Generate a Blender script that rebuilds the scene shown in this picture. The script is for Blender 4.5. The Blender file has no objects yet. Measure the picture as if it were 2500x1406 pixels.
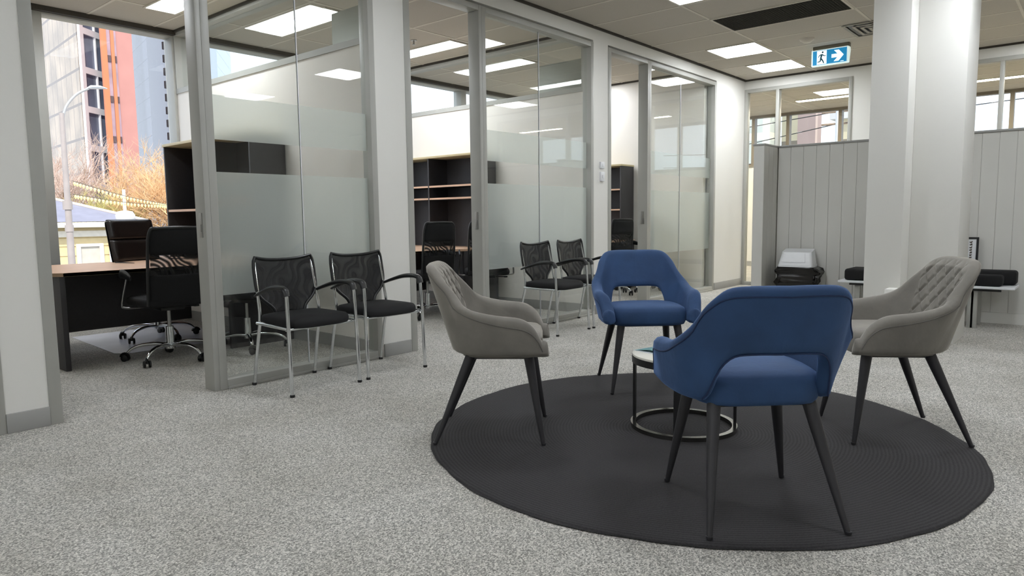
import bpy, bmesh, math, random
from mathutils import Vector, Matrix
PI = math.pi
SC = bpy.context.scene
COL = SC.collection
random.seed(7)

# ------------------------------------------------------------------ camera
cam_d = bpy.data.cameras.new('camera')
cam = bpy.data.objects.new('camera', cam_d)
COL.objects.link(cam)
cam_d.sensor_width = 36.0
cam_d.lens = 1702.4 / 2500 * 36
cam_d.clip_start = 0.05
cam_d.clip_end = 400
yw, pt, rl = math.radians(40.41), math.radians(5.79), math.radians(-0.721)
fw = Vector((-math.sin(yw)*math.cos(pt), math.cos(yw)*math.cos(pt), -math.sin(pt)))
rt = Vector((math.cos(yw), math.sin(yw), 0))
up = rt.cross(fw)
r2 = rt*math.cos(rl) + up*math.sin(rl)
u2 = -rt*math.sin(rl) + up*math.cos(rl)
cam.matrix_world = Matrix(((r2.x, u2.x, -fw.x, 0), (r2.y, u2.y, -fw.y, 0), (r2.z, u2.z, -fw.z, 1.05), (0, 0, 0, 1)))
SC.camera = cam

# ------------------------------------------------------------------ view, world, sun
SC.view_settings.view_transform = 'Standard'
SC.view_settings.look = 'None'
SC.view_settings.gamma = 1.0
SC.view_settings.use_curve_mapping = False
SC.view_settings.exposure = 0.0
SC.cycles.use_denoising = True
SC.cycles.max_bounces = 12
SC.cycles.transparent_max_bounces = 24
SC.cycles.diffuse_bounces = 5
SC.cycles.sample_clamp_indirect = 6.0
W = bpy.data.worlds.new('sky')
SC.world = W
W.use_nodes = True
nt = W.node_tree
nt.nodes.clear()
wo = nt.nodes.new('ShaderNodeOutputWorld')
bg = nt.nodes.new('ShaderNodeBackground')
bg.inputs['Color'].default_value = (0.80, 0.88, 1.0, 1)
bg.inputs['Strength'].default_value = 2.0
nt.links.new(bg.outputs[0], wo.inputs[0])
sun_d = bpy.data.lights.new('sun', 'SUN')
sun_d.energy = 3.3
sun_d.angle = 0.01
sun_d.color = (1.0, 0.93, 0.82)
sun = bpy.data.objects.new('sun', sun_d)
COL.objects.link(sun)
sun.rotation_euler = Vector((-0.72, 0.34, -0.60)).to_track_quat('-Z', 'Y').to_euler()
PANEL = 23.0          # brightness of the ceiling light diffusers

# ------------------------------------------------------------------ materials
def lin(c):
    return tuple(((v/255)/12.92 if v/255 <= .04045 else ((v/255+.055)/1.055)**2.4) for v in c)
def new_mat(name):
    m = bpy.data.materials.new(name)
    m.use_nodes = True
    t = m.node_tree
    return m, t, t.nodes['Principled BSDF']
def N(t, ty, **kw):
    n = t.nodes.new(ty)
    for k, v in kw.items():
        if hasattr(n, k): setattr(n, k, v)
        else: n.inputs[k.replace('_', ' ')].default_value = v
    return n
def pm(name, rgb, rough=.5, metal=0, var=.06, scale=8, bump=0, bscale=60, sheen=0, coat=0):
    """principled with a slight procedural variation in tone"""
    m, t, p = new_mat(name)
    c = lin(rgb)
    tc = N(t, 'ShaderNodeTexCoord')
    no = N(t, 'ShaderNodeTexNoise', Scale=scale, Detail=4.0)
    t.links.new(tc.outputs['Object'], no.inputs['Vector'])
    r = N(t, 'ShaderNodeValToRGB')
    r.color_ramp.elements[0].position = .3
    r.color_ramp.elements[1].position = .7
    r.color_ramp.elements[0].color = tuple(v*(1-var) for v in c) + (1,)
    r.color_ramp.elements[1].color = tuple(min(1, v*(1+var)) for v in c) + (1,)
    t.links.new(no.outputs[0], r.inputs[0])
    t.links.new(r.outputs[0], p.inputs['Base Color'])
    p.inputs['Roughness'].default_value = rough
    p.inputs['Metallic'].default_value = metal
    if sheen:
        p.inputs['Sheen Weight'].default_value = sheen
        p.inputs['Sheen Roughness'].default_value = .35
        p.inputs['Sheen Tint'].default_value = tuple(min(1, v*2.2+.08) for v in c) + (1,)
    if coat: p.inputs['Coat Weight'].default_value = coat
    if bump:
        n2 = N(t, 'ShaderNodeTexNoise', Scale=bscale, Detail=3.0)
        t.links.new(tc.outputs['Object'], n2.inputs['Vector'])
        b = N(t, 'ShaderNodeBump', Strength=bump, Distance=.01)
        t.links.new(n2.outputs[0], b.inputs['Height'])
        t.links.new(b.outputs[0], p.inputs['Normal'])
    return m
def emit(name, rgb, s):
    m, t, p = new_mat(name)
    p.inputs['Base Color'].default_value = lin(rgb) + (1,)
    p.inputs['Emission Color'].default_value = lin(rgb) + (1,)
    p.inputs['Emission Strength'].default_value = s
    return m
WALL = pm('wall_paint', (226, 225, 220), .7, var=.012, scale=1.5, bump=.03, bscale=300)
OFFW = pm('warm_wall_paint', (234, 230, 224), .7, var=.012, scale=1.5)
SKIRT = pm('grey_skirting_paint', (158, 158, 155), .5, var=.02)
FRAME = pm('grey_aluminium_frame', (168, 168, 162), .42, var=.02)
DFRAME = pm('shadow_line', (60, 56, 50), .7)
CHROME = pm('chrome', (225, 228, 230), .09, 1.0, var=.02)
STEELP = pm('brushed_steel', (170, 170, 168), .3, 1.0)
BLKPL = pm('black_plastic', (22, 23, 24), .38, var=.1)
BLKFAB = pm('black_fabric', (11, 11, 13), .85, var=.15, scale=60, bump=.15, bscale=400, sheen=.04)
BLKLEA = pm('black_leather', (26, 20, 18), .33, var=.15, scale=10, bump=.12, bscale=90)
BLKPOW = pm('black_powdercoat', (24, 24, 26), .45, var=.08, bump=.05, bscale=500)
LEGMAT = pm('charcoal_metal_leg', (47, 46, 49), .48, var=.08, bump=.08, bscale=500)
CHARC = pm('charcoal_laminate', (52, 50, 52), .5, var=.08, scale=60)
OAK = pm('beech_laminate', (214, 178, 150), .4, var=.08, scale=5)
OAKEDGE = pm('pale_wood_edging', (205, 190, 150), .45, var=.05)
WHITEP = pm('white_plastic', (225, 227, 230), .35, var=.02)
CREAMW = pm('cream_boards', (222, 204, 160), .7, var=.05)
MATPL = pm('pale_chair_mat', (236, 238, 248), .16, var=.03)
LIT = emit('light_diffuser', (246, 250, 255), PANEL)
LITW = emit('warm_light_diffuser', (255, 240, 214), PANEL*5.0)

def velvet(name, rgb, light):
    m = pm(name, rgb, .78, var=.16, scale=7, bump=.10, bscale=45, sheen=light)
    return m
BLUE = velvet('blue_velvet', (41, 70, 110), 1.0)
BLUEP = velvet('blue_velvet_piping', (24, 44, 80), .3)
GREYV = velvet('grey_velvet', (124, 120, 113), .95)
GREYP = velvet('grey_velvet_piping', (100, 97, 92), .3)

def carpet():
    m, t, p = new_mat('speckled_grey_carpet')
    tc = N(t, 'ShaderNodeTexCoord')
    n1 = N(t, 'ShaderNodeTexNoise', Scale=250.0, Detail=4.0, Roughness=.7)
    n2 = N(t, 'ShaderNodeTexNoise', Scale=2.2, Detail=3.0)
    mp = N(t, 'ShaderNodeMapping'); mp.inputs['Scale'].default_value = (1.0, .8, 1.0); mp.inputs['Rotation'].default_value = (0, 0, .6)
    t.links.new(tc.outputs['Object'], mp.inputs['Vector'])
    t.links.new(mp.outputs[0], n1.inputs['Vector']); t.links.new(tc.outputs['Object'], n2.inputs['Vector'])
    r = N(t, 'ShaderNodeValToRGB')
    e = r.color_ramp.elements
    e[0].position = .25; e[0].color = lin((92, 91, 87)) + (1,)
    e[1].position = .74; e[1].color = lin((238, 235, 228)) + (1,)
    k = e.new(.5); k.color = lin((174, 172, 166)) + (1,)
    vo = N(t, 'ShaderNodeTexVoronoi', Scale=235.0)
    t.links.new(mp.outputs[0], vo.inputs['Vector'])
    sc_ = N(t, 'ShaderNodeSeparateColor'); t.links.new(vo.outputs['Color'], sc_.inputs[0])
    mf = N(t, 'ShaderNodeMix', data_type='FLOAT'); mf.inputs[0].default_value = .36
    t.links.new(n1.outputs[0], mf.inputs[2]); t.links.new(sc_.outputs[0], mf.inputs[3])
    t.links.new(mf.outputs[0], r.inputs[0])
    mx = N(t, 'ShaderNodeMix', data_type='RGBA', blend_type='MULTIPLY')
    mx.inputs[0].default_value = 1
    r2_ = N(t, 'ShaderNodeValToRGB')
    r2_.color_ramp.elements[0].position = .35; r2_.color_ramp.elements[0].color = (.86, .85, .83, 1)
    r2_.color_ramp.elements[1].position = .65; r2_.color_ramp.elements[1].color = (1, 1, 1, 1)
    t.links.new(n2.outputs[0], r2_.inputs[0])
    t.links.new(r.outputs[0], mx.inputs[6]); t.links.new(r2_.outputs[0], mx.inputs[7])
    t.links.new(mx.outputs[2], p.inputs['Base Color'])
    p.inputs['Roughness'].default_value = .95
    b = N(t, 'ShaderNodeBump', Strength=.2, Distance=.003)
    t.links.new(mf.outputs[0], b.inputs['Height']); t.links.new(b.outputs[0], p.inputs['Normal'])
    return m
CARPET = carpet()
def rugmat():
    m, t, p = new_mat('black_braided_jute')
    tc = N(t, 'ShaderNodeTexCoord')
    sep = N(t, 'ShaderNodeSeparateXYZ')
    t.links.new(tc.outputs['Object'], sep.inputs[0])
    def mth(op, a, b=None, v=None):
        n = N(t, 'ShaderNodeMath', operation=op)
        t.links.new(a, n.inputs[0])
        if b is not None: t.links.new(b, n.inputs[1])
        if v is not None: n.inputs[1].default_value = v
        return n.outputs[0]
    x2 = mth('MULTIPLY', sep.outputs[0], sep.outputs[0]); y2 = mth('MULTIPLY', sep.outputs[1], sep.outputs[1])
    rad = mth('SQRT', mth('ADD', x2, y2))
    nz = N(t, 'ShaderNodeTexNoise', Scale=14.0, Detail=3.0)
    t.links.new(tc.outputs['Object'], nz.inputs['Vector'])
    radn = mth('ADD', rad, mth('MULTIPLY', nz.outputs[0], v=.006))
    ring = mth('SINE', mth('MULTIPLY', radn, v=2*PI/.0155))
    ang = N(t, 'ShaderNodeMath', operation='ARCTAN2')
    t.links.new(sep.outputs[1], ang.inputs[0]); t.links.new(sep.outputs[0], ang.inputs[1])
    nf = N(t, 'ShaderNodeTexNoise', Scale=160.0, Detail=2.0)
    t.links.new(tc.outputs['Object'], nf.inputs['Vector'])
    h = mth('ADD', mth('MULTIPLY', ring, v=.28), mth('MULTIPLY', nf.outputs[0], v=1.3))
    r = N(t, 'ShaderNodeValToRGB')
    r.color_ramp.elements[0].position = .1; r.color_ramp.elements[0].color = lin((20, 19, 21)) + (1,)
    r.color_ramp.elements[1].position = 1.0; r.color_ramp.elements[1].color = lin((51, 49, 51)) + (1,)
    t.links.new(h, r.inputs[0]); t.links.new(r.outputs[0], p.inputs['Base Color'])
    p.inputs['Roughness'].default_value = .85
    b = N(t, 'ShaderNodeBump', Strength=.38, Distance=.004)
    t.links.new(h, b.inputs['Height']); t.links.new(b.outputs[0], p.inputs['Normal'])
    return m
RUG = rugmat()
def ceilmat():
    m, t, p = new_mat('ceiling_tile')
    tc = N(t, 'ShaderNodeTexCoord')
    n = N(t, 'ShaderNodeTexNoise', Scale=90.0, Detail=4.0)
    t.links.new(tc.outputs['Object'], n.inputs['Vector'])
    r = N(t, 'ShaderNodeValToRGB')
    r.color_ramp.elements[0].color = lin((178, 172, 162)) + (1,)
    r.color_ramp.elements[1].color = lin((196, 190, 180)) + (1,)
    t.links.new(n.outputs[0], r.inputs[0]); t.links.new(r.outputs[0], p.inputs['Base Color'])
    p.inputs['Roughness'].default_value = .9
    return m
CEIL = ceilmat()
TBAR = pm('ceiling_grid_white', (208, 202, 190), .5, var=.02)
def glassmat(name='clear_glass', tint=(.972, .986, .976), boost=0.0, ior=1.5):
    m = bpy.data.materials.new(name); m.use_nodes = True
    t = m.node_tree; t.nodes.clear()
    o = t.nodes.new('ShaderNodeOutputMaterial')
    tr = N(t, 'ShaderNodeBsdfTransparent'); tr.inputs[0].default_value = tint + (1,)
    gl = N(t, 'ShaderNodeBsdfGlossy'); gl.inputs['Roughness'].default_value = 0.0
    fr = N(t, 'ShaderNodeFresnel')
    ge = N(t, 'ShaderNodeNewGeometry')
    io = N(t, 'ShaderNodeMapRange'); io.inputs['To Min'].default_value = ior; io.inputs['To Max'].default_value = 1/ior
    t.links.new(ge.outputs['Backfacing'], io.inputs[0]); t.links.new(io.outputs[0], fr.inputs['IOR'])
    ad = N(t, 'ShaderNodeMath', operation='ADD'); ad.inputs[1].default_value = boost; ad.use_clamp = True
    mx = N(t, 'ShaderNodeMixShader')
    t.links.new(fr.outputs[0], ad.inputs[0]); t.links.new(ad.outputs[0], mx.inputs[0])
    t.links.new(tr.outputs[0], mx.inputs[1]); t.links.new(gl.outputs[0], mx.inputs[2])
    t.links.new(mx.outputs[0], o.inputs[0])
    return m
GLASS = glassmat()
WGLASS = glassmat('window_glass', (.985, .99, .99), ior=1.10)
def filmmat():
    m = bpy.data.materials.new('frosted_film'); m.use_nodes = True
    t = m.node_tree; t.nodes.clear()
    o = t.nodes.new('ShaderNodeOutputMaterial')
    gl = N(t, 'ShaderNodeBsdfGlass'); gl.distribution = 'MULTI_GGX'; gl.inputs['Roughness'].default_value = .30; gl.inputs['IOR'].default_value = 1.2
    gl.inputs['Color'].default_value = (.985, 1, .99, 1)
    tl = N(t, 'ShaderNodeBsdfTranslucent'); tl.inputs['Color'].default_value = (.95, .975, .96, 1)
    df = N(t, 'ShaderNodeBsdfDiffuse'); df.inputs['Color'].default_value = (.92, .945, .93, 1)
    m1 = N(t, 'ShaderNodeMixShader'); m1.inputs[0].default_value = .5
    m2 = N(t, 'ShaderNodeMixShader'); m2.inputs[0].default_value = .3
    t.links.new(tl.outputs[0], m1.inputs[1]); t.links.new(df.outputs[0], m1.inputs[2])
    t.links.new(gl.outputs[0], m2.inputs[1]); t.links.new(m1.outputs[0], m2.inputs[2])
    t.links.new(m2.outputs[0], o.inputs[0])
    return m
FILM = filmmat()
def meshfab(name, dens0, dens1, sc=9.0):
    m, t, p = new_mat(name)
    o = t.nodes['Material Output']
    p.inputs['Base Color'].default_value = lin((9, 9, 10)) + (1,)
    p.inputs['Roughness'].default_value = .6
    tc = N(t, 'ShaderNodeTexCoord')
    nz = N(t, 'ShaderNodeTexNoise', Scale=4.5, Detail=.5)
    t.links.new(tc.outputs['Object'], nz.inputs['Vector'])
    va = N(t, 'ShaderNodeMix', data_type='RGBA', blend_type='ADD'); va.inputs[0].default_value = .55
    t.links.new(tc.outputs['Object'], va.inputs[6]); t.links.new(nz.outputs[1], va.inputs[7])
    w = N(t, 'ShaderNodeTexWave', wave_type='BANDS', bands_direction='DIAGONAL', Scale=sc, Distortion=.0)
    t.links.new(va.outputs[2], w.inputs['Vector'])
    mr = N(t, 'ShaderNodeMapRange'); mr.inputs['To Min'].default_value = dens0; mr.inputs['To Max'].default_value = dens1
    t.links.new(w.outputs[1], mr.inputs[0])
    tr = N(t, 'ShaderNodeBsdfTransparent')
    mx = N(t, 'ShaderNodeMixShader')
    t.links.new(mr.outputs[0], mx.inputs[0]); t.links.new(tr.outputs[0], mx.inputs[1]); t.links.new(p.outputs[0], mx.inputs[2])
    t.links.new(mx.outputs[0], o.inputs[0])
    return m
MESHF = meshfab('black_seat_mesh', .68, 1.0, 7.0)
MESHL = meshfab('black_lumbar_mesh', .25, .92, 9.0)

# ------------------------------------------------------------------ mesh helpers
def link(name, me, mat, parent=None, smooth=True, loc=None, rotz=0):
    if mat is not None and len(me.materials) == 0: me.materials.append(mat)
    o = bpy.data.objects.new(name, me)
    COL.objects.link(o)
    if parent is not None: o.parent = parent
    if loc is not None: o.location = loc
    o.rotation_euler = (0, 0, rotz)
    return o
def fin(bm, name, mat, parent=None, smooth=True, ang=40, loc=None, rotz=0):
    bmesh.ops.recalc_face_normals(bm, faces=bm.faces)
    me = bpy.data.meshes.new(name)
    bm.to_mesh(me); bm.free()
    if smooth:
        me.polygons.foreach_set('use_smooth', [True]*len(me.polygons))
        me.set_sharp_from_angle(angle=math.radians(ang))
    return link(name, me, mat, parent, loc=loc, rotz=rotz)
def box(bm, x0, x1, y0, y1, z0, z1, bev=0, seg=2, mat=None):
    vs = [bm.verts.new((x, y, z)) for x in (x0, x1) for y in (y0, y1) for z in (z0, z1)]
    F = [(0, 1, 3, 2), (4, 6, 7, 5), (0, 4, 5, 1), (2, 3, 7, 6), (0, 2, 6, 4), (1, 5, 7, 3)]
    fs = [bm.faces.new([vs[i] for i in f]) for f in F]
    if bev:
        es = set(e for f in fs for e in f.edges)
        r = bmesh.ops.bevel(bm, geom=list(es), offset=bev, segments=seg, affect='EDGES', profile=.5)
        vs = list(set(vs) & set(bm.verts)) + [v for v in r['verts']]
        vs = [v for v in set(vs) if v.is_valid]
    if mat is not None: bmesh.ops.transform(bm, matrix=mat, verts=vs)
    return vs
def tube(bm, pts, r, n=10, close=False, cap=True, flat=None):
    """tube along pts; r scalar or list; flat=(a,b) gives an elliptical section"""
    pts = [Vector(p) for p in pts]
    k = len(pts)
    R = r if isinstance(r, (list, tuple)) else [r]*k
    rings = []
    prev = None
    for i, p in enumerate(pts):
        if close: d = (pts[(i+1) % k]-pts[i-1])
        else: d = pts[min(i+1, k-1)]-pts[max(i-1, 0)]
        if d.length < 1e-9: d = Vector((0, 0, 1))
        d.normalize()
        if prev is None:
            a = Vector((0, 0, 1)) if abs(d.z) < .9 else Vector((1, 0, 0))
            s = d.cross(a).normalized()
        else:
            s = (prev - d*prev.dot(d)).normalized()
        prev = s
        q = d.cross(s)
        fa, fb = flat if flat else (1, 1)
        rings.append([bm.verts.new(p + s*math.cos(2*PI*j/n)*R[i]*fa + q*math.sin(2*PI*j/n)*R[i]*fb) for j in range(n)])
    m = k if close else k-1
    for i in range(m):
        A, B = rings[i], rings[(i+1) % k]
        for j in range(n):
            bm.faces.new((A[j], A[(j+1) % n], B[(j+1) % n], B[j]))
    if cap and not close:
        bm.faces.new(rings[0][::-1]); bm.faces.new(rings[-1])
    return rings
def spline(pts, n=8, close=False):
    P = [Vector(p) for p in pts]
    k = len(P); out = []
    rng = range(k) if close else range(k-1)
    for i in rng:
        if close: a, b, c, d = P[i-1], P[i], P[(i+1) % k], P[(i+2) % k]
        else: a, b, c, d = P[max(i-1, 0)], P[i], P[i+1], P[min(i+2, k-1)]
        for j in range(n):
            t = j/n
            out.append(.5*((2*b)+(-a+c)*t+(2*a-5*b+4*c-d)*t*t+(-a+3*b-3*c+d)*t**3))
    if not close: out.append(P[-1])
    return out
def interp(tab, x):
    """smooth interpolation through (x, value) pairs"""
    if x <= tab[0][0]: return tab[0][1]
    for i in range(len(tab)-1):
        if x <= tab[i+1][0]:
            x0, v0 = tab[i]; x1, v1 = tab[i+1]
            h = x1-x0
            m0 = (v1-tab[i-1][1])/(x1-tab[i-1][0]) if i > 0 else 0
            m1 = (tab[i+2][1]-v0)/(tab[i+2][0]-x0) if i+2 < len(tab) else (v1-v0)/h
            t = (x-x0)/h
            return (2*t**3-3*t**2+1)*v0+(t**3-2*t*t+t)*h*m0+(-2*t**3+3*t*t)*v1+(t**3-t*t)*h*m1
    return tab[-1][1]
def lathe(bm, prof, n=32, cx=0, cy=0):
    rings = []
    for r, z in prof:
        if r < 1e-6: rings.append([bm.verts.new((cx, cy, z))])
        else: rings.append([bm.verts.new((cx+r*math.cos(2*PI*j/n), cy+r*math.sin(2*PI*j/n), z)) for j in range(n)])
    for A, B in zip(rings[:-1], rings[1:]):
        for j in range(n):
            a = [A[j % len(A)]] + ([A[(j+1) % n]] if len(A) > 1 else [])
            b = ([B[(j+1) % n]] if len(B) > 1 else []) + [B[j % len(B)]]
            if len(a)+len(b) >= 3: bm.faces.new(a+b)
def thing(name, label, cat, loc=(0, 0, 0), rotz=0, group=None, kind=None):
    o = bpy.data.objects.new(name, None)
    COL.objects.link(o)
    o.empty_display_size = .1
    o.location = loc; o.rotation_euler = (0, 0, rotz)
    tag(o, label, cat, group, kind)
    return o
def tag(o, label=None, cat=None, group=None, kind=None):
    if label: o['label'] = label
    if cat: o['category'] = cat
    if group: o['group'] = group
    if kind: o['kind'] = kind
    return o
def st(o):
    o['kind'] = 'structure'
    return o
def sbox(name, x0, x1, y0, y1, z0, z1, mat, bev=0, parent=None):
    bm = bmesh.new(); box(bm, x0, x1, y0, y1, z0, z1, bev)
    o = fin(bm, name, mat, parent)
    return o if parent else st(o)
def sempty(name):
    o = bpy.data.objects.new(name, None); COL.objects.link(o); o.empty_display_size = .1
    return st(o)
def dup(root, loc, rotz, label=None, group=None):
    r = root.copy(); COL.objects.link(r); r.location = loc; r.rotation_euler = (0, 0, rotz)
    if label: r['label'] = label
    if group: r['group'] = group
    for ch in list(root.children):
        c = ch.copy(); COL.objects.link(c); c.parent = r
        for g in list(ch.children):
            d = g.copy(); COL.objects.link(d); d.parent = c
    return r

# ------------------------------------------------------------------ the room
GX = -4.15                                    # face of the glazed wall
sbox('floor', -7.7, 5.2, -5.2, 14.2, -.30, 0, CARPET)
sbox('ceiling', -7.7, 5.2, -5.2, 14.2, 3.0, 3.35, CEIL)
H = 3.0
def wallrun(name, y0, y1, mat=WALL, z0=0.0):
    return sbox(name, GX-.12, GX, y0, y1, z0, H, mat)
wallrun('wall_left', .95, 1.14)
bm = bmesh.new()
box(bm, GX-.12, GX, -5.2, -1.6, 0, H)
box(bm, GX-.12, GX, -1.6, .90, 2.84, H)
fin(bm, 'wall_left', WALL); st(bpy.data.objects['wall_left.001'])
wallrun('wall_left', 3.35, 3.64)
wallrun('wall_left', 6.22, 6.50)
wallrun('wall_left', 9.22, 10.3)
for a, b in ((1.14, 3.35), (3.64, 6.22), (6.50, 9.22)):
    wallrun('wall_left', a, b, z0=2.86)
sbox('wall_back', -7.7, 5.2, -5.4, -5.2, 0, H, WALL)
sbox('wall_right', 5.2, 5.4, -5.4, 14.2, 0, H, WALL)
# far wall, Y = 10.2, with two glazed stretches
bm = bmesh.new()
box(bm, -4.27, 5.2, 10.2, 10.3, 2.86, H)
box(bm, -2.68, -2.44, 10.2, 10.3, 0, 2.86)
box(bm, .6, 5.2, 10.2, 10.3, 0, 2.86)
fin(bm, 'wall_far', WALL); st(bpy.data.objects['wall_far'])
# wall of the window side, X = -7.5, and the room partitions
bm = bmesh.new()
box(bm, -7.7, -7.5, -5.2, 14.2, 0, .58)
box(bm, -7.7, -7.5, -5.2, .3, .58, H)
for a, b in ((3.42, 3.54), (6.27, 6.39), (9.1, 10.3)):
    box(bm, -7.7, -7.5, a, b, .58, H)
box(bm, -7.7, -7.5, 13.4, 14.2, .58, H)
fin(bm, 'wall_window', WALL); st(bpy.data.objects['wall_window'])
for i, (y0, y1) in enumerate(((3.42, 3.54), (6.27, 6.39))):
    sbox('wall_partition', -7.5, GX-.12, y0, y1, 0, 2.37, OFFW)
    w = sempty('window_%d' % (i+1))
    bm = bmesh.new()
    for a, b in ((-7.5, -7.44), (GX-.18, GX-.12)):
        box(bm, a, b, y0-.01, y1+.01, 2.42, 2.95)
    box(bm, -7.5, GX-.12, y0-.01, y1+.01, 2.37, 2.42)
    box(bm, -7.5, GX-.12, y0-.01, y1+.01, 2.95, 3.0)
    fin(bm, 'frame', FRAME, w)
    bm = bmesh.new(); box(bm, -7.44, GX-.18, (y0+y1)/2-.004, (y0+y1)/2+.004, 2.42, 2.95)
    fin(bm, 'glass_pane', GLASS, w)
    sbox('baseboard_partition', -7.5, GX-.12, y0-.012, y0, 0, .1, SKIRT)
sbox('wall_partition', -7.5, GX-.12, 9.1, 9.2, 0, H, OFFW)
sbox('wall_partition', -7.5, GX-.12, .18, .3, 0, H, OFFW)
sbox('wall_partition', -7.5, GX-.12, 9.9, 10.2, 0, H, WALL)
# skirtings of the glazed wall
for y0, y1 in ((.95, 1.14), (3.36, 3.63), (6.23, 6.49), (9.23, 10.2)):
    sbox('baseboard_left', GX, GX+.012, y0, y1, 0, .1, SKIRT, .003)
sbox('baseboard_left', GX, GX+.012, -5.2, -1.65, 0, .1, SKIRT, .003)
sbox('baseboard_far', -2.68, -2.44, 10.188, 10.2, 0, .1, SKIRT)
# shadow line where the ceiling meets the walls
bm = bmesh.new()
box(bm, GX, GX+.022, -5.2, 10.2, 2.978, 3.0)
box(bm, GX, 5.2, 10.178, 10.2, 2.978, 3.0)
st(fin(bm, 'trim_1', DFRAME))
bm = bmesh.new()
for y in (3.42, 6.27, 9.1):
    box(bm, -7.5, GX-.12, y-.03, y-.01, 2.978, 3.0)
box(bm, -7.5, -7.40, .3, 9.1, 2.955, 3.0)
st(fin(bm, 'trim_2', DFRAME))
# ceiling grid (T bars)
bm = bmesh.new()
xs = [-3.15+1.2*k for k in range(-4, 8) if -7.5 < -3.15+1.2*k < 5.2]
for x in xs: box(bm, x-.012, x+.012, -5.2, 14.0, 2.996, 3.0)
y = -4.6
while y < 14:
    box(bm, -7.5, 5.2, y-.012, y+.012, 2.997, 3.0); y += .6
st(fin(bm, 'trim_3', TBAR))

# glazed units of the left wall: frame, two panes, joint, frosted film
def glazed(n, y0, y1, joint, zt=2.84):
    w = sempty('window_%d' % n)
    f = .05
    bm = bmesh.new()
    box(bm, GX-.10, GX+.006, y0, y0+f, 0, zt, .003)
    box(bm, GX-.10, GX+.006, y1-f, y1, 0, zt, .003)
    box(bm, GX-.10, GX+.006, y0+f, y1-f, zt-f, zt, .003)
    box(bm, GX-.10, GX+.006, y0+f, y1-f, 0, .06, .003)
    box(bm, GX-.04, GX+.016, y0+f, y1-f, 0, .02, .003)
    fin(bm, 'frame', FRAME, w)
    xg = GX-.05
    for a, b in ((y0+f, joint-.003), (joint+.003, y1-f)):
        bm = bmesh.new(); box(bm, xg-.005, xg+.005, a, b, .06, zt-f)
        fin(bm, 'glass_pane', GLASS, w)
        for z0, z1 in ((.585, 1.352), (1.55, 1.82)):
            bm = bmesh.new(); box(bm, xg-.0085, xg-.0055, a+.002, b-.002, z0, z1)
            tag(fin(bm, 'frosted_film', FILM, w), 'frosted band on the glass')
    bm = bmesh.new(); box(bm, xg-.005, xg+.005, joint-.003, joint+.003, .06, zt-f)
    fin(bm, 'glass_joint', WHITEP, w)
glazed(3, 2.06, 3.35, 2.735)
glazed(4, 4.51, 6.22, 5.36)
glazed(5, 7.38, 9.22, 8.27)
glazed(6, -1.6, .95, -.4)
# doors: frame, leaf folded back into the office, hinge, strike
def door(n, y0, y1, zt=2.84):
    w = sempty('door_%d' % n)
    bm = bmesh.new()
    box(bm, GX-.12, GX+.006, y0, y0+.06, 0, zt, .003)
    box(bm, GX-.12, GX+.006, y1-.035, y1, 0, zt, .003)
    box(bm, GX-.12, GX+.006, y0+.06, y1-.035, zt-.045, zt, .003)
    fin(bm, 'frame', FRAME, w)
    bm = bmesh.new()
    box(bm, GX-.98, GX-.13, y0+.058, y0+.097, .012, zt-.05, .002)
    lf = fin(bm, 'door_leaf', FRAME, w)
    bm = bmesh.new()
    for z in (.17, 1.4, 2.6):
        tube(bm, [(GX-.122, y0+.066, z-.05), (GX-.122, y0+.066, z+.05)], .008, 8)
    tag(fin(bm, 'hinge', STEELP, w), 'steel hinge barrels')
    bm = bmesh.new()
    box(bm, GX-.075, GX-.035, y1-.039, y1-.035, .95, 1.10, .001)
    box(bm, GX-.065, GX-.045, y1-.042, y1-.038, .985, 1.03, .001)
    tag(fin(bm, 'strike_plate', STEELP, w), 'steel latch strike plate')
    bm = bmesh.new()
    for s in (-1, 1):
        yy = y0+.078+s*.05
        tube(bm, [(GX-.92, y0+.078+s*.02, 1.0), (GX-.92, yy, 1.0), (GX-.90, yy+s*.004, 1.0), (GX-.80, yy+s*.004, 1.0)], .009, 8)
    fin(bm, 'handle', STEELP, lf)
door(1, 1.14, 2.06)
door(2, 3.64, 4.51)
door(3, 6.50, 7.38)
# far glazing, Y = 10.2
def farglaz(n, x0, x1, mull):
    w = sempty('window_%d' % n)
    bm = bmesh.new()
    box(bm, x0, x0+.045, 10.185, 10.29, 0, 2.86, .003)
    box(bm, x1-.045, x1, 10.185, 10.29, 0, 2.86, .003)
    box(bm, x0+.045, x1-.045, 10.185, 10.29, 2.81, 2.86, .003)
    box(bm, x0+.045, x1-.045, 10.185, 10.29, 0, .05, .003)
    for m in mull: box(bm, m-.022, m+.022, 10.185, 10.29, .05, 2.81, .003)
    fin(bm, 'frame', FRAME, w)
    e = [x0+.023]+list(mull)+[x1-.023]
    for a, b in zip(e[:-1], e[1:]):
        bm = bmesh.new(); box(bm, a+.022, b-.022, 10.235, 10.245, .05, 2.81)
        fin(bm, 'glass_pane', GLASS, w)
farglaz(7, GX, -2.68, (-3.67,))
farglaz(8, -2.44, .6, (-1.04,))
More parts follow.
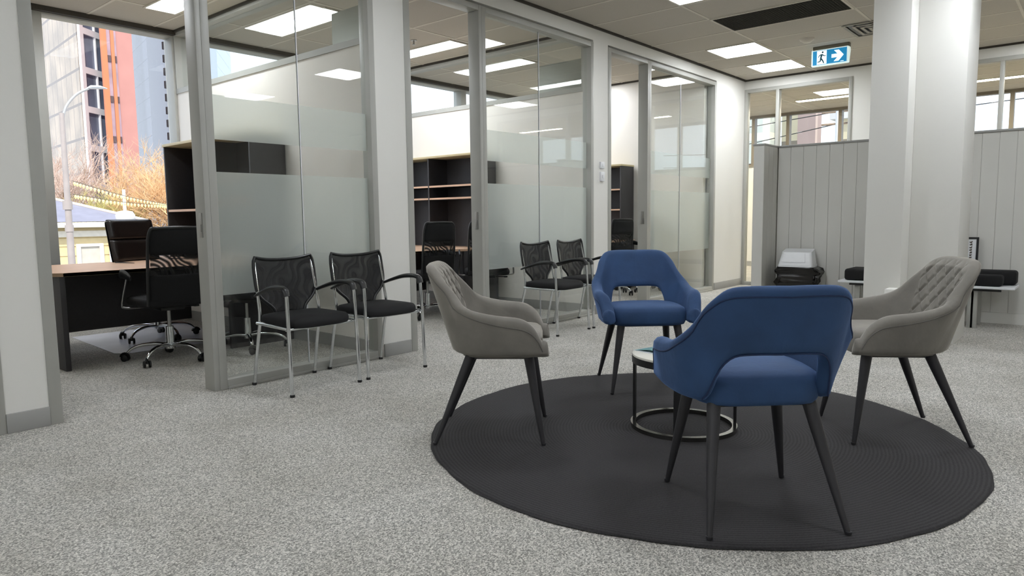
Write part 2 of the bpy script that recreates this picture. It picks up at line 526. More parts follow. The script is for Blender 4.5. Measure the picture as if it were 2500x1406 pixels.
# outer windows of the offices
def outwin(n, y0, y1, mull, jw=.05):
    w = sempty('window_%d' % n)
    bm = bmesh.new()
    box(bm, -7.62, -7.46, y0, y0+jw, .58, 2.97, .004)
    box(bm, -7.62, -7.46, y1-.03, y1, .58, 2.97, .004)
    box(bm, -7.62, -7.46, y0+jw, y1-.03, .58, .63, .004)
    box(bm, -7.62, -7.46, y0+jw, y1-.03, 2.94, 3.0, .004)
    for m in mull: box(bm, -7.62, -7.46, m-.055, m+.055, .63, 2.94, .004)
    fin(bm, 'frame', FRAME, w)
    e = [y0]+list(mull)+[y1]
    for a, b in zip(e[:-1], e[1:]):
        bm = bmesh.new(); box(bm, -7.556, -7.55, a+jw*.9, b-.03, .62, 2.95)
        fin(bm, 'glass_pane', WGLASS, w)
outwin(9, 1.72, 3.42, (), .515)
bm = bmesh.new(); box(bm, -7.7, -7.5, .3, 1.72, .58, H); st(fin(bm, 'wall_window', WALL))
outwin(10, 3.54, 6.27, (4.9,))
outwin(11, 6.39, 9.1, (7.7,))
# far room: high windows along Y = 14
bm = bmesh.new()
box(bm, -7.7, 5.2, 14.0, 14.2, 0, 2.0)
box(bm, 2.6, 5.2, 14.0, 14.2, 2.0, H)
box(bm, -7.7, -5.9, 14.0, 14.2, 2.0, H)
st(fin(bm, 'wall_street', WALL))
w = sempty('window_12')
bm = bmesh.new()
box(bm, -5.9, 2.6, 13.97, 14.1, 2.0, 2.05); box(bm, -5.9, 2.6, 13.97, 14.1, 2.95, 3.0)
ms = (-5.87, -5.5, -4.82, -3.87, -2.9, -1.95, -1.27, -.3, .7, 1.7, 2.57)
for m in ms: box(bm, m-.03, m+.03, 13.97, 14.1, 2.05, 2.95)
fin(bm, 'frame', pm('bronze_frame', (120, 112, 100), .4), w)
for a, b in zip(ms[:-1], ms[1:]):
    bm = bmesh.new(); box(bm, a+.03, b-.03, 14.03, 14.036, 2.05, 2.95); fin(bm, 'glass_pane', WGLASS, w)
sbox('baseboard_street', -7.5, 5.2, 13.988, 14.0, 0, .1, SKIRT)

# column with a pilaster and a boxed plinth
bm = bmesh.new()
box(bm, -1.22, -.875, 6.42, 6.95, 0, H, .004)
box(bm, -1.487, -1.22, 6.17, 6.95, 0, H, .004)
st(fin(bm, 'wall_column', WALL))
bm = bmesh.new(); box(bm, -1.30, -1.10, 6.03, 6.17, 0, .455, .006)
o = fin(bm, 'wall_column', WALL); st(o)

# low grooved partition with its return
GROOVE = pm('pale_grey_boards', (206, 205, 200), .6, var=.02, scale=2)
bm = bmesh.new()
yb = 7.9
x = -2.82
box(bm, -2.82, .9, yb+.012, yb+.10, .1, 1.78)
while x < .9:
    x1 = min(x+.135, .9)
    box(bm, x+.0012, x1-.0012, yb+.006, yb+.014, .1, 1.78, .002, 1)
    x = x1
yy = 7.50
while yy < 7.9:
    y1 = min(yy+.135, 7.9)
    box(bm, -2.834, -2.826, yy+.0012, y1-.0012, .1, 1.78, .002, 1)
    yy = y1
box(bm, -2.94, -2.832, 7.50, 8.0, .1, 1.78)
lp = st(fin(bm, 'wall_low', GROOVE))
bm = bmesh.new()
box(bm, -2.95, -2.815, 7.49, 8.01, 1.78, 1.80, .003)
box(bm, -2.815, .9, 7.89, 8.01, 1.78, 1.80, .003)
st(fin(bm, 'trim_4', SKIRT))
bm = bmesh.new()
box(bm, -2.82, .9, 7.888, 7.91, 0, .1); box(bm, -2.94, -2.82, 7.49, 8.0, 0, .1)
st(fin(bm, 'baseboard_low', pm('pale_skirting', (214, 213, 208), .5, var=.02)))

# ------------------------------------------------------------------ ceiling fittings
def lamp(x0, x1, y0, y1, label, mat=LIT, group=None):
    t = thing('ceiling_light', label, 'ceiling light', ((x0+x1)/2, (y0+y1)/2, 3.0), 0, group)
    hx, hy = (x1-x0)/2, (y1-y0)/2
    bm = bmesh.new()
    f = .018
    for a in ((-hx, hx, -hy, -hy+f), (-hx, hx, hy-f, hy), (-hx, -hx+f, -hy+f, hy-f), (hx-f, hx, -hy+f, hy-f)):
        box(bm, a[0], a[1], a[2], a[3], -.012, 0)
    fin(bm, 'frame', TBAR, t)
    bm = bmesh.new(); box(bm, -hx+f, hx-f, -hy+f, hy-f, -.008, -.001)
    tag(fin(bm, 'diffuser', mat, t, smooth=False), 'glowing white diffuser')
    return t
gm = 'square ceiling lights of the open area'
lamp(-3.75, -3.15, 8.0, 8.6, 'square glowing ceiling light, nearer of the pair left of the exit sign', group=gm)
lamp(-3.75, -3.15, 9.2, 9.8, 'square glowing ceiling light closest to the far corner, farther of the pair', group=gm)
lamp(-3.15, -2.55, 5.55, 6.15, 'square ceiling light cut by the top of the picture, left of the dark grille', group=gm)
lamp(-.75, -.15, 5.6, 6.2, 'square ceiling light above the column side of the grey chairs', group=gm)
lamp(-.75, -.15, 9.2, 9.8, 'square ceiling light over the bench behind the column', group=gm)
lamp(-3.15, -2.55, 2.6, 3.2, 'added unseen square ceiling light over the walkway near the visitor chairs', group=gm)  # this panel and the next three are unseen, added to light the room
lamp(-.75, -.15, 2.6, 3.2, 'added unseen square ceiling light above the round rug', group=gm)
lamp(-.75, -.15, -.6, 0, 'added unseen square ceiling light over the near right floor', group=gm)
lamp(-3.15, -2.55, -.6, 0, 'added unseen square ceiling light over the near left floor', group=gm)
for x, y, lb in ((1.7, -.6, 'beside the camera'), (1.7, 2.6, 'right of the round rug'), (1.7, 5.6, 'right of the white column'), (-.75, -3.6, 'over the far back of the room'),
                 (-3.15, -3.6, 'at the back by the glazed wall'), (1.7, 9.2, 'in the far right corner')):
    lamp(x, x+.6, y, y+.6, 'added square ceiling light '+lb+', outside the picture', group=gm)  # unseen panels added for illumination and reflections
go = 'long ceiling lights of the offices'
lamp(-6.8, -5.6, 2.85, 3.15, 'long ceiling light in the first office over the desk', group=go)
lamp(-6.8, -5.6, 1.35, 1.65, 'added long ceiling light brightening the first office, nearest its left wall', group=go)  # extra lamp added to brighten the partition wall of this office
lamp(-6.8, -5.6, 3.97, 4.27, 'long ceiling light of the middle office seen through the first glass', group=go)
lamp(-6.8, -5.6, 5.58, 5.88, 'long ceiling light of the middle office above its shelving', group=go)
lamp(-6.8, -5.6, 6.83, 7.13, 'long ceiling light of the third office seen through the transom', group=go)
lamp(-6.8, -5.6, 8.58, 8.88, 'long ceiling light of the third office near its end wall', group=go)
gf = 'warm ceiling lights of the room beyond the far glass'
for a, b, lb in ((-6.8, 12.6, 'added warm strip light of the far room hidden at its left end'), (-4.25, 12.6, 'warm strip light seen through the far glass left of the column'),
                 (-1.75, 12.6, 'warm strip light seen through the far glass right of the column'), (.9, 12.6, 'added warm strip light of the far room hidden at its right end')):
    lamp(a, a+1.2, b, b+.2, lb, LITW, gf)  # the two hidden end lamps are added to brighten the far ceiling

# return air grille
t = thing('return_air_grille', 'large dark rectangular return air grille in the ceiling', 'air vent', (-2.55, 7.1, 3.0))
bm = bmesh.new()
for a in ((-.6, .6, -.3, -.28), (-.6, .6, .28, .3), (-.6, -.58, -.28, .28), (.58, .6, -.28, .28)): box(bm, *a, -.012, 0)
fin(bm, 'frame', TBAR, t)
EGG = pm('dark_eggcrate', (68, 66, 58), .7, var=.1, scale=200, bump=.4, bscale=150)
bm = bmesh.new(); box(bm, -.58, .58, -.28, .28, -.004, -.001); fin(bm, 'core', EGG, t)
bm = bmesh.new()
for k in range(-22, 23): box(bm, k*.026-.001, k*.026+.001, -.28, .28, -.010, -.004)
for k in range(-10, 11): box(bm, -.58, .58, k*.027-.001, k*.027+.001, -.010, -.004)
fin(bm, 'eggcrate', EGG, t, smooth=False)
# square supply diffuser
t = thing('ceiling_diffuser', 'square ceiling air diffuser with dark slots beside the column top', 'air vent', (-1.93, 8.28, 3.0))
bm = bmesh.new()
for i, r in enumerate((.30, .22, .155, .09)):
    for a in ((-r, r, -r, -r+.028), (-r, r, r-.028, r), (-r, -r+.028, -r+.028, r-.028), (r-.028, r, -r+.028, r-.028)):
        box(bm, *a, -.014-.004*i, -.010-.004*i)
fin(bm, 'vane', pm('vent_grey', (150, 145, 135), .5), t)
bm = bmesh.new(); box(bm, -.29, .29, -.29, .29, -.004, -.001); fin(bm, 'duct_opening', BLKPL, t)
# smoke detector and sprinklers
bm = bmesh.new(); lathe(bm, [(0, 2.96), (.04, 2.96), (.055, 2.972), (.075, 2.985), (.08, 3.0)], 24, -2.68, 8.31)
tag(fin(bm, 'smoke_detector', TBAR), 'round white smoke detector on the ceiling left of the exit sign', 'smoke detector')
def sprinkler(x, y, label):
    t = thing('fire_sprinkler', label, 'sprinkler', (x, y, 3.0), 0, 'ceiling sprinklers')
    bm = bmesh.new(); lathe(bm, [(0, -.006), (.035, -.006), (.035, 0)], 20); fin(bm, 'rosette', STEELP, t)
    bm = bmesh.new(); tube(bm, [(0, 0, -.006), (0, 0, -.045)], .009, 8); lathe(bm, [(0, -.05), (.02, -.05), (.02, -.046), (0, -.046)], 12)
    fin(bm, 'head', STEELP, t)
sprinkler(-5.92, 5.34, 'small ceiling sprinkler in the middle office above the long light')

# exit sign
t = thing('exit_sign', 'blue and white illuminated running man exit sign with right arrow', 'exit sign', (-2.57, 8.8, 3.0), .0)
bm = bmesh.new(); box(bm, -.19, .21, -.02, .05, -.045, 0, .004); fin(bm, 'mount', pm('sign_mount', (120, 116, 100), .5), t)
bm = bmesh.new()
pr = [(-.02, -.225), (.03, -.225), (.075, -.07), (.05, -.035), (-.02, -.035)]
A = [bm.verts.new((-.205, y, z)) for y, z in pr]; B = [bm.verts.new((.205, y, z)) for y, z in pr]
bm.faces.new(A); bm.faces.new(B[::-1])
for i in range(5): bm.faces.new((A[i], B[i], B[(i+1) % 5], A[(i+1) % 5]))
bmesh.ops.bevel(bm, geom=bm.edges[:], offset=.006, segments=2, affect='EDGES')
fin(bm, 'housing', emit('sign_housing', (226, 244, 240), .55), t)
SB = emit('sign_blue', (28, 128, 178), .75)
SWH = emit('sign_white', (235, 250, 252), 1.3)
bm = bmesh.new(); box(bm, -.187, .187, -.0235, -.021, -.212, -.052); fin(bm, 'blue_panel', SB, t, smooth=False)
bm = bmesh.new(); box(bm, -.140, -.033, -.0255, -.0236, -.208, -.056); fin(bm, 'doorway_symbol', SWH, t, smooth=False)
def poly(bm, pts, y, cx=0, cz=0, s=1, th=.0015):
    a = [bm.verts.new((cx+px*s, y, cz+pz*s)) for px, pz in pts]
    b = [bm.verts.new((cx+px*s, y-th, cz+pz*s)) for px, pz in pts]
    bm.faces.new(a); bm.faces.new(b[::-1])
    for i in range(len(pts)): bm.faces.new((a[i], b[i], b[(i+1) % len(pts)], a[(i+1) % len(pts)]))
bm = bmesh.new()
poly(bm, [(-.5, .16), (.02, .16), (-.3, .5), (.12, .5), (.55, 0), (.12, -.5), (-.3, -.5), (.02, -.16), (-.5, -.16)], -.0236, .085, -.132, .125)
fin(bm, 'arrow_symbol', SWH, t, smooth=False)
bm = bmesh.new(); box(bm, .12, .155, -.0255, -.0236, -.204, -.199); fin(bm, 'small_mark', SWH, t, smooth=False)
bm = bmesh.new()
def limb(bm, a, b, w0, w1, y=-.0257):
    d = Vector((b[0]-a[0], b[1]-a[1])); n = Vector((-d.y, d.x)).normalized()
    poly(bm, [(a[0]+n.x*w0, a[1]+n.y*w0), (b[0]+n.x*w1, b[1]+n.y*w1), (b[0]-n.x*w1, b[1]-n.y*w1), (a[0]-n.x*w0, a[1]-n.y*w0)], y)
ox, oz = -.085, -.13
for k, (a, b, w0, w1) in enumerate([((.0, .035), (-.012, -.012), .011, .009), ((-.012, -.008), (.014, -.045), .009, .007), ((.014, -.045), (.022, -.070), .007, .006), ((-.012, -.012), (-.018, -.048), .009, .006),
                      ((-.018, -.046), (-.048, -.050), .006, .005), ((-.004, .034), (-.028, .022), .006, .005), ((-.028, .022), (-.04, .0), .005, .004), ((.004, .034), (.022, .014), .006, .005), ((.022, .014), (.045, .014), .005, .004)]):
    limb(bm, (ox+a[0], oz+a[1]), (ox+b[0], oz+b[1]), w0, w1, -.0257-k*.00003)
poly(bm, [(.011*math.cos(k*PI/6), .011*math.sin(k*PI/6)) for k in range(12)], -.0257, ox+.008, oz+.056)
fin(bm, 'running_man', pm('sign_dark_teal', (20, 92, 112), .5), t, smooth=False)

# switches on the wall between the second and third offices
for z0, z1, lb in ((1.555, 1.625, 'small white wall switch, upper one of two by the third door'), (1.42, 1.52, 'white wall switch plate, lower one of two by the third door')):
    t = thing('wall_switch', lb, 'switch', (GX, 6.37, (z0+z1)/2), 0, 'switches on the white wall')
    hz = (z1-z0)/2
    bm = bmesh.new(); box(bm, 0, .022, -.035, .035, -hz, hz, .003); fin(bm, 'plate', WHITEP, t)
    bm = bmesh.new(); box(bm, .022, .027, -.012, .012, -.016, .016, .002); fin(bm, 'rocker', WHITEP, t)

# ------------------------------------------------------------------ round rug
bm = bmesh.new()
n = 240
prof = [(0, .012), (.4, .012), (.8, .012), (1.2, .012), (1.225, .0115), (1.236, .008), (1.238, .004), (1.232, .0005)]
rings = []
for r, z in prof:
    if r == 0: rings.append([bm.verts.new((0, 0, z))]); continue
    ring = []
    for j in range(n):
        a = 2*PI*j/n
        q = r+(.004*math.sin(7*a)+.003*math.sin(17*a+1)+.0015*math.sin(41*a) if r > 1 else 0)
        ring.append(bm.verts.new((q*math.cos(a), q*math.sin(a), z)))
    rings.append(ring)
for A, B in zip(rings[:-1], rings[1:]):
    for j in range(n):
        if len(A) == 1: bm.faces.new((A[0], B[j], B[(j+1) % n]))
        else: bm.faces.new((A[j], B[j], B[(j+1) % n], A[(j+1) % n]))
rug = fin(bm, 'round_rug', RUG, ang=60, loc=(-1.512, 3.073, 0))
tag(rug, 'large round black braided rug on the grey carpet', 'rug')
RUGZ = .012

# ------------------------------------------------------------------ tub chairs
def leg(bm, a, b, r0=.0235, r1=.0095, n=16):
    a, b = Vector(a), Vector(b)
    pts = [a.lerp(b, k/8) for k in range(9)]
    tube(bm, pts, [r0+(r1-r0)*(k/8)**1.15 for k in range(9)], n)
def tub_chair(name, label, fab, pip, hole, quilt):
    t = thing(name, label, 'chair')
    T = [i/40 for i in range(-40, 41)]
    # plan of the shell centre line at seat height and at the upper edge
    xl = [(0, 0), (.25, .135), (.42, .198), (.5, .222), (.6, .240), (.8, .250), (1, .246)]
    yl = [(0, -.150), (.25, -.145), (.42, -.105), (.5, -.060), (.6, .0), (.8, .128), (1, .252)]
    xt = [(0, 0), (.25, .145), (.40, .218), (.5, .250), (.6, .272), (.8, .285), (1, .262)]
    yt = [(0, -.272), (.25, -.262), (.40, -.222), (.5, -.150), (.6, -.06), (.8, .120), (1, .232)]
    zt = [(0, .818), (.22, .818), (.33, .806), (.41, .765), (.5, .695), (.6, .632), (.7, .603), (.85, .595), (.93, .575), (.975, .535), (1, .500)]
    if quilt: zt = [(0, .830), (.22, .826), (.33, .806), (.41, .755), (.5, .685), (.6, .632), (.7, .608), (.85, .592), (.93, .565), (.975, .530), (1, .490)]
    if hole: zb = [(0, .588), (.20, .588), (.27, .575), (.33, .530), (.385, .455), (.42, .422), (.5, .412), (1, .412)]
    else: zb = [(0, .425), (.4, .415), (1, .412)]
    def P(tt, z, off):
        a = abs(tt); s = 1 if tt >= 0 else -1
        f = (z-.43)/.38
        f = max(-.1, min(1.02, f))
        fa = max(0, min(1.25, (z-.43)/.17)) if a > .5 else None
        def mixv(tab_l, tab_t, w): return interp(tab_l, a)*(1-w)+interp(tab_t, a)*w
        k = max(0, min(1, (a-.42)/.18)); k = k*k*(3-2*k)
        wgt = f*(1-k)+max(0, min(1.2, (z-.43)/.17))*k
        if z < .43:
            wgt = -(.43-z)*5
        x = mixv(xl, xt, wgt); y = mixv(yl, yt, wgt)
        return Vector((s*x, y, z))
    def nrm(tt, z):
        e = .012
        d = P(min(1, tt+e), z, 0)-P(max(-1, tt-e), z, 0)
        n_ = Vector((d.y, -d.x, 0))
        return n_.normalized() if n_.length > 0 else Vector((0, -1, 0))
    def th(tt):
        a = abs(tt)
        return .0245+.013*max(0, min(1, (a-.45)/.35))+.003*(1-min(1, a/.4))
    bm = bmesh.new()
    M = 9
    rings = []
    for tt in T:
        a = abs(tt)
        b0, t0 = interp(zb, a), interp(zt, a)
        h = th(tt)
        loop = []
        def add(z, off): loop.append(P(tt, z, 0)+nrm(tt, z)*off)
        for i in range(M):                      # outside going up
            z = b0+h*.6+(t0-h-b0-h*.6)*i/(M-1); add(z, h)
        for i in range(1, 6):                   # rounded rim
            an = PI*i/6; add(t0-h+h*math.sin(an), h*math.cos(an))
        for i in range(M):                      # inside going down
            z = t0-h-(t0-h-b0-h*.6)*i/(M-1); add(z, -h)
        for i in range(1, 4):
            an = PI*i/4; add(b0+h*.6-h*.6*math.sin(an), -h*math.cos(an))
        rings.append([bm.verts.new(p) for p in loop])
    L = len(rings[0])
    for A, B in zip(rings[:-1], rings[1:]):
        for j in range(L): bm.faces.new((A[j], A[(j+1) % L], B[(j+1) % L], B[j]))
    # rounded front ends of the arms
    for A, sgn in ((rings[0], -1), (rings[-1], 1)):
        c = sum((v.co for v in A), Vector())/L
        prev = A
        for k in range(1, 7):
            sc = math.cos(k*PI/13); fy = .026*math.sin(k*PI/13)
            R = []
            for v in A:
                q = v.co.copy()
                mid = P(sgn*1.0, max(.42, min(q.z, .6)), 0)
                q.x = mid.x+(q.x-mid.x)*sc
                q.z = c.z+(q.z-c.z)*(1-.09*(1-sc)*2)
                q.y += fy
                R.append(bm.verts.new(q))
            for j in range(L): bm.faces.new((prev[j], prev[(j+1) % L], R[(j+1) % L], R[j]))
            prev = R
        bm.faces.new(prev)
    shell = fin(bm, 'backrest_shell', fab, t, ang=130)
    # piping along the outer upper edge and around the opening
    bm = bmesh.new()
    pts = [P(tt, interp(zt, abs(tt))-th(tt)*1.25, 0)+nrm(tt, interp(zt, abs(tt))-th(tt)*1.25)*(th(tt)*.985) for tt in T]
    tube(bm, pts, .0030, 6)
    fin(bm, 'piping', pip, shell)
    if hole:
        bm = bmesh.new()
        pts = [P(tt, interp(zb, abs(tt))+th(tt)*.2, 0)+nrm(tt, interp(zb, abs(tt)))*(th(tt)*.9) for tt in T if abs(tt) <= .43]
        tube(bm, pts, .003, 6)
        fin(bm, 'piping', pip, shell)
    if quilt:
        bm = bmesh.new()
        nu, nz = 72, 60
        grid = []
        for i in range(nu+1):
            tt = -.40+.80*i/nu
            row = []
            ztop = interp(zt, abs(tt))-.012
            for j in range(nz+1):
                z = .52+(ztop-.52)*j/nz
                p0 = P(tt, z, 0)
                arc = p0.x
                u = (arc*1.0+z*.95)/.088; v = (arc*1.0-z*.95)/.088
                g = min(abs(u-round(u)), abs(v-round(v)))
                edge = min(i, nu-i, j, nz-j)/6.0
                d = .010*min(1, edge)+.011*(1-math.exp(-(g/.10)**2))*min(1, edge)
                row.append(bm.verts.new(p0-nrm(tt, z)*(th(tt)-.004+d)))
            grid.append(row)
        for i in range(nu):
            for j in range(nz): bm.faces.new((grid[i][j], grid[i+1][j], grid[i+1][j+1], grid[i][j+1]))
        tag(fin(bm, 'quilted_back', fab, t, ang=80), 'diamond quilted panel')
    # seat cushion
    bm = bmesh.new()
    outl = []
    nn = 64
    for i in range(nn):
        a = 2*PI*i/nn
        c_, s_ = math.cos(a), math.sin(a)
        p = .42
        x = .226*math.copysign(abs(c_)**p, c_); y = .192*math.copysign(abs(s_)**p, s_)
        if y < 0: x *= 1-.12*(-y/.195)**1.5; y = y*1.0
        outl.append((x, y+.055))
    levels = [(.90, .398), (.965, .402), (.995, .418), (1.0, .445), (.995, .475), (.965, .495), (.90, .505), (.7, .512), (.4, .515)]
    rr = []
    for s, z in levels:
        rr.append([bm.verts.new((x*s, .055+(y-.055)*s, z)) for x, y in outl])
    for A, B in zip(rr[:-1], rr[1:]):
        for j in range(nn): bm.faces.new((A[j], A[(j+1) % nn], B[(j+1) % nn], B[j]))
    bm.faces.new(rr[0][::-1]); bm.faces.new(rr[-1])
    fin(bm, 'seat', fab, t, ang=60)
    bm = bmesh.new(); box(bm, -.175, .175, -.09, .19, .388, .402, .006); fin(bm, 'seat_base', BLKPL, t)
    for sx in (-1, 1):
        for (ty, fy) in ((-.085, -.247), (.185, .250)):
            bm = bmesh.new()
            leg(bm, (sx*.165, ty, .40), (sx*.228, fy, 0.004))
            lathe(bm, [(0, 0), (.009, 0), (.011, .006), (.0105, .012), (0, .012)], 12, sx*.229, fy+.0015*(1 if fy > 0 else -1))
            fin(bm, 'leg', LEGMAT, t)
    return t
def face(fx, fy): return math.atan2(-fx, fy)
c1 = tub_chair('tub_chair', 'blue velvet tub chair nearest the camera, its open back towards us', BLUE, BLUEP, True, False)
c1.location = (-.92, 2.376, RUGZ); c1.rotation_euler = (0, 0, face(-.685, .728))
c1['group'] = 'tub chairs around the rug'
c2 = dup(c1, (-2.147, 3.755, RUGZ), face(.67, -.74), 'blue velvet tub chair on the far side of the low table facing us', 'tub chairs around the rug')
g1 = tub_chair('tub_chair', 'grey velvet tub chair with quilted back left of the low table', GREYV, GREYP, False, True)
g1.location = (-2.243, 2.478, RUGZ); g1.rotation_euler = (0, 0, face(.80, .60)); g1['group'] = 'tub chairs around the rug'
g2 = dup(g1, (-.734, 3.646, RUGZ), face(-.83, -.56), 'grey velvet tub chair with quilted back on the right, by the column', 'tub chairs around the rug')

# low round table
t = thing('round_side_table', 'low round side table with white top and black ring base between the tub chairs', 'table', (-1.545, 3.11, RUGZ))
bm = bmesh.new(); lathe(bm, [(0, .352), (.246, .352), (.25, .355), (.25, .364), (.246, .367), (0, .367)], 64)
fin(bm, 'tabletop', pm('white_stone_top', (236, 234, 222), .22, var=.03, scale=6), t)
bm = bmesh.new()
lathe(bm, [(.245, .322), (.252, .322), (.252, .352), (.245, .352), (.245, .322)], 64); fin(bm, 'top_ring', BLKPOW, t)
bm = bmesh.new()
lathe(bm, [(.232, .0), (.257, .0), (.257, .020), (.232, .020), (.232, .0)], 64); fin(bm, 'base_ring', pm('satin_black_metal', (120, 118, 114), .16, .95), t)
for an in (196, 290, 30):
    a = math.radians(an)
    bm = bmesh.new()
    mt = Matrix.Rotation(a, 4, 'Z') @ Matrix.Translation((.245, 0, 0))
    box(bm, -.006, .006, -.0165, .0165, .018, .352, .002, 1, mt)
    fin(bm, 'leg', BLKPOW, t)
t = thing('brochure', 'teal and white folded leaflet lying on the round side table', 'brochure', (-1.655, 3.06, RUGZ+.3672), math.radians(-15))
bm = bmesh.new(); box(bm, -.105, .105, -.074, .074, 0, .002); fin(bm, 'back_sheet', WHITEP, t)
bm = bmesh.new()
n = 14
R0 = []
for i in range(n+1):
    u = i/n
    x = -.10+.2*u; z = .0025+.012*math.sin(u*PI)**2
    R0.append((bm.verts.new((x, -.07+.02*u, z)), bm.verts.new((x, .07, z))))
for i in range(n): bm.faces.new((R0[i][0], R0[i+1][0], R0[i+1][1], R0[i][1]))
sm = fin(bm, 'cover_sheet', pm('teal_print', (120, 165, 168), .3, var=.35, scale=14), t)
md = sm.modifiers.new('s', 'SOLIDIFY'); md.thickness = .0008

# ------------------------------------------------------------------ visitor chairs
def visitor_chair():
    t = thing('visitor_chair', 'x', 'chair')
    # +Y is forward
    for s in (-1, 1):
        bm = bmesh.new()
        pts = spline([(s*.245, .235, .005), (s*.243, .225, .30), (s*.240, .210, .59), (s*.240, .198, .618)], 6)
        tube(bm, pts, .0115, 12); fin(bm, 'front_leg', CHROME, t)
        bm = bmesh.new()
        pts = spline([(s*.222, -.245, .005), (s*.219, -.190, .25), (s*.215, -.150, .43), (s*.211, -.166, .56), (s*.207, -.194, .70), (s*.202, -.214, .79)], 6)
        tube(bm, pts, .0105, 12); fin(bm, 'rear_leg', CHROME, t)
        for y, x in ((.235, .245), (-.245, .222)):
            bm = bmesh.new(); lathe(bm, [(0, 0), (.014, 0), (.015, .012), (.013, .016), (0, .016)], 12, s*x, y); fin(bm, 'foot_cap', BLKPL, t)
        bm = bmesh.new()
        pts = spline([(s*.212, -.20, .575), (s*.222, -.10, .607), (s*.232, .03, .640), (s*.238, .14, .648), (s*.240, .195, .636), (s*.240, .212, .600)], 6)
        r = [.010+.010*min(1, i/14) for i in range(len(pts))]
        tube(bm, pts, r, 12, flat=(1.15, .8)); fin(bm, 'armrest', BLKPL, t)
    bm = bmesh.new()
    tube(bm, spline([(-.241, .21, .405), (-.235, -.15, .41)], 4), .010, 10)
    tube(bm, spline([(.241, .21, .405), (.235, -.15, .41)], 4), .010, 10)
    tube(bm, [(-.241, .19, .400), (.241, .19, .400)], .010, 10)
    tube(bm, [(-.216, -.15, .415), (.216, -.15, .415)], .010, 10)
    fin(bm, 'seat_frame', CHROME, t)
    bm = bmesh.new()
    nn = 48; rr = []
    for sc, z in ((.93, .412), (.985, .418), (1, .432), (.99, .448), (.95, .458), (.8, .466), (.4, .470)):
        ring = []
        for i in range(nn):
            a = 2*PI*i/nn; c_, s_ = math.cos(a), math.sin(a)
            x = .226*math.copysign(abs(c_)**.4, c_)*sc; y = .215*math.copysign(abs(s_)**.4, s_)*sc
            ring.append(bm.verts.new((x, y+.02, z-(.018 if y > .15 and z < .46 else 0)*(y-.15)/.065+0)))
        rr.append(ring)
    for A, B in zip(rr[:-1], rr[1:]):
        for j in range(nn): bm.faces.new((A[j], A[(j+1) % nn], B[(j+1) % nn], B[j]))
    bm.faces.new(rr[0][::-1]); bm.faces.new(rr[-1])
    fin(bm, 'seat', BLKFAB, t, ang=60)
    # mesh back: pinched waist, concave top
    def bp(u, v):         # u -1..1, v 0..1
        w = interp([(0, .105), (.12, .120), (.28, .180), (.42, .210), (.7, .216), (.93, .212), (1, .200)], v)
        z = .455+.345*v
        if v > .75: z += .022*(abs(u)**2.5)*(v-.75)/.25-.004
        y = -.150-.058*v-.022*(1-u*u)
        return Vector((u*w, y, z))
    bm = bmesh.new(); G = []
    for i in range(17): G.append([bm.verts.new(bp(-1+i/8, j/20)) for j in range(21)])
    for i in range(16):
        for j in range(20): bm.faces.new((G[i][j], G[i+1][j], G[i+1][j+1], G[i][j+1]))
    o = fin(bm, 'mesh_back', MESHF, t)
    m = o.modifiers.new('s', 'SOLIDIFY'); m.thickness = .003
    bm = bmesh.new()
    edge = [bp(-1, j/20) for j in range(21)]+[bp(-1+i/8, 1) for i in range(1, 17)]+[bp(1, 1-j/20) for j in range(1, 21)]
    tube(bm, [p+Vector((0, .001, 0)) for p in edge], .0105, 8)
    fin(bm, 'back_trim', BLKPL, t)
    return t
gv = 'visitor chairs along the glass wall'
v1 = visitor_chair()
v1.location = (-3.868, 2.490, 0); v1.rotation_euler = (0, 0, -PI/2-.01)
v1['label'] = 'black mesh visitor chair with chrome legs at the left, nearest the first open doorway'; v1['group'] = gv
dup(v1, (-3.872, 3.065, 0), -PI/2-.03, 'black mesh visitor chair with chrome legs by the white wall end of the first glass', gv)
dup(v1, (-3.868, 5.125, 0), -PI/2, 'black mesh visitor chair by the second glass, left one of that pair', gv)
dup(v1, (-3.872, 5.690, 0), -PI/2+.02, 'black mesh visitor chair by the second glass, right one partly behind a blue chair', gv)

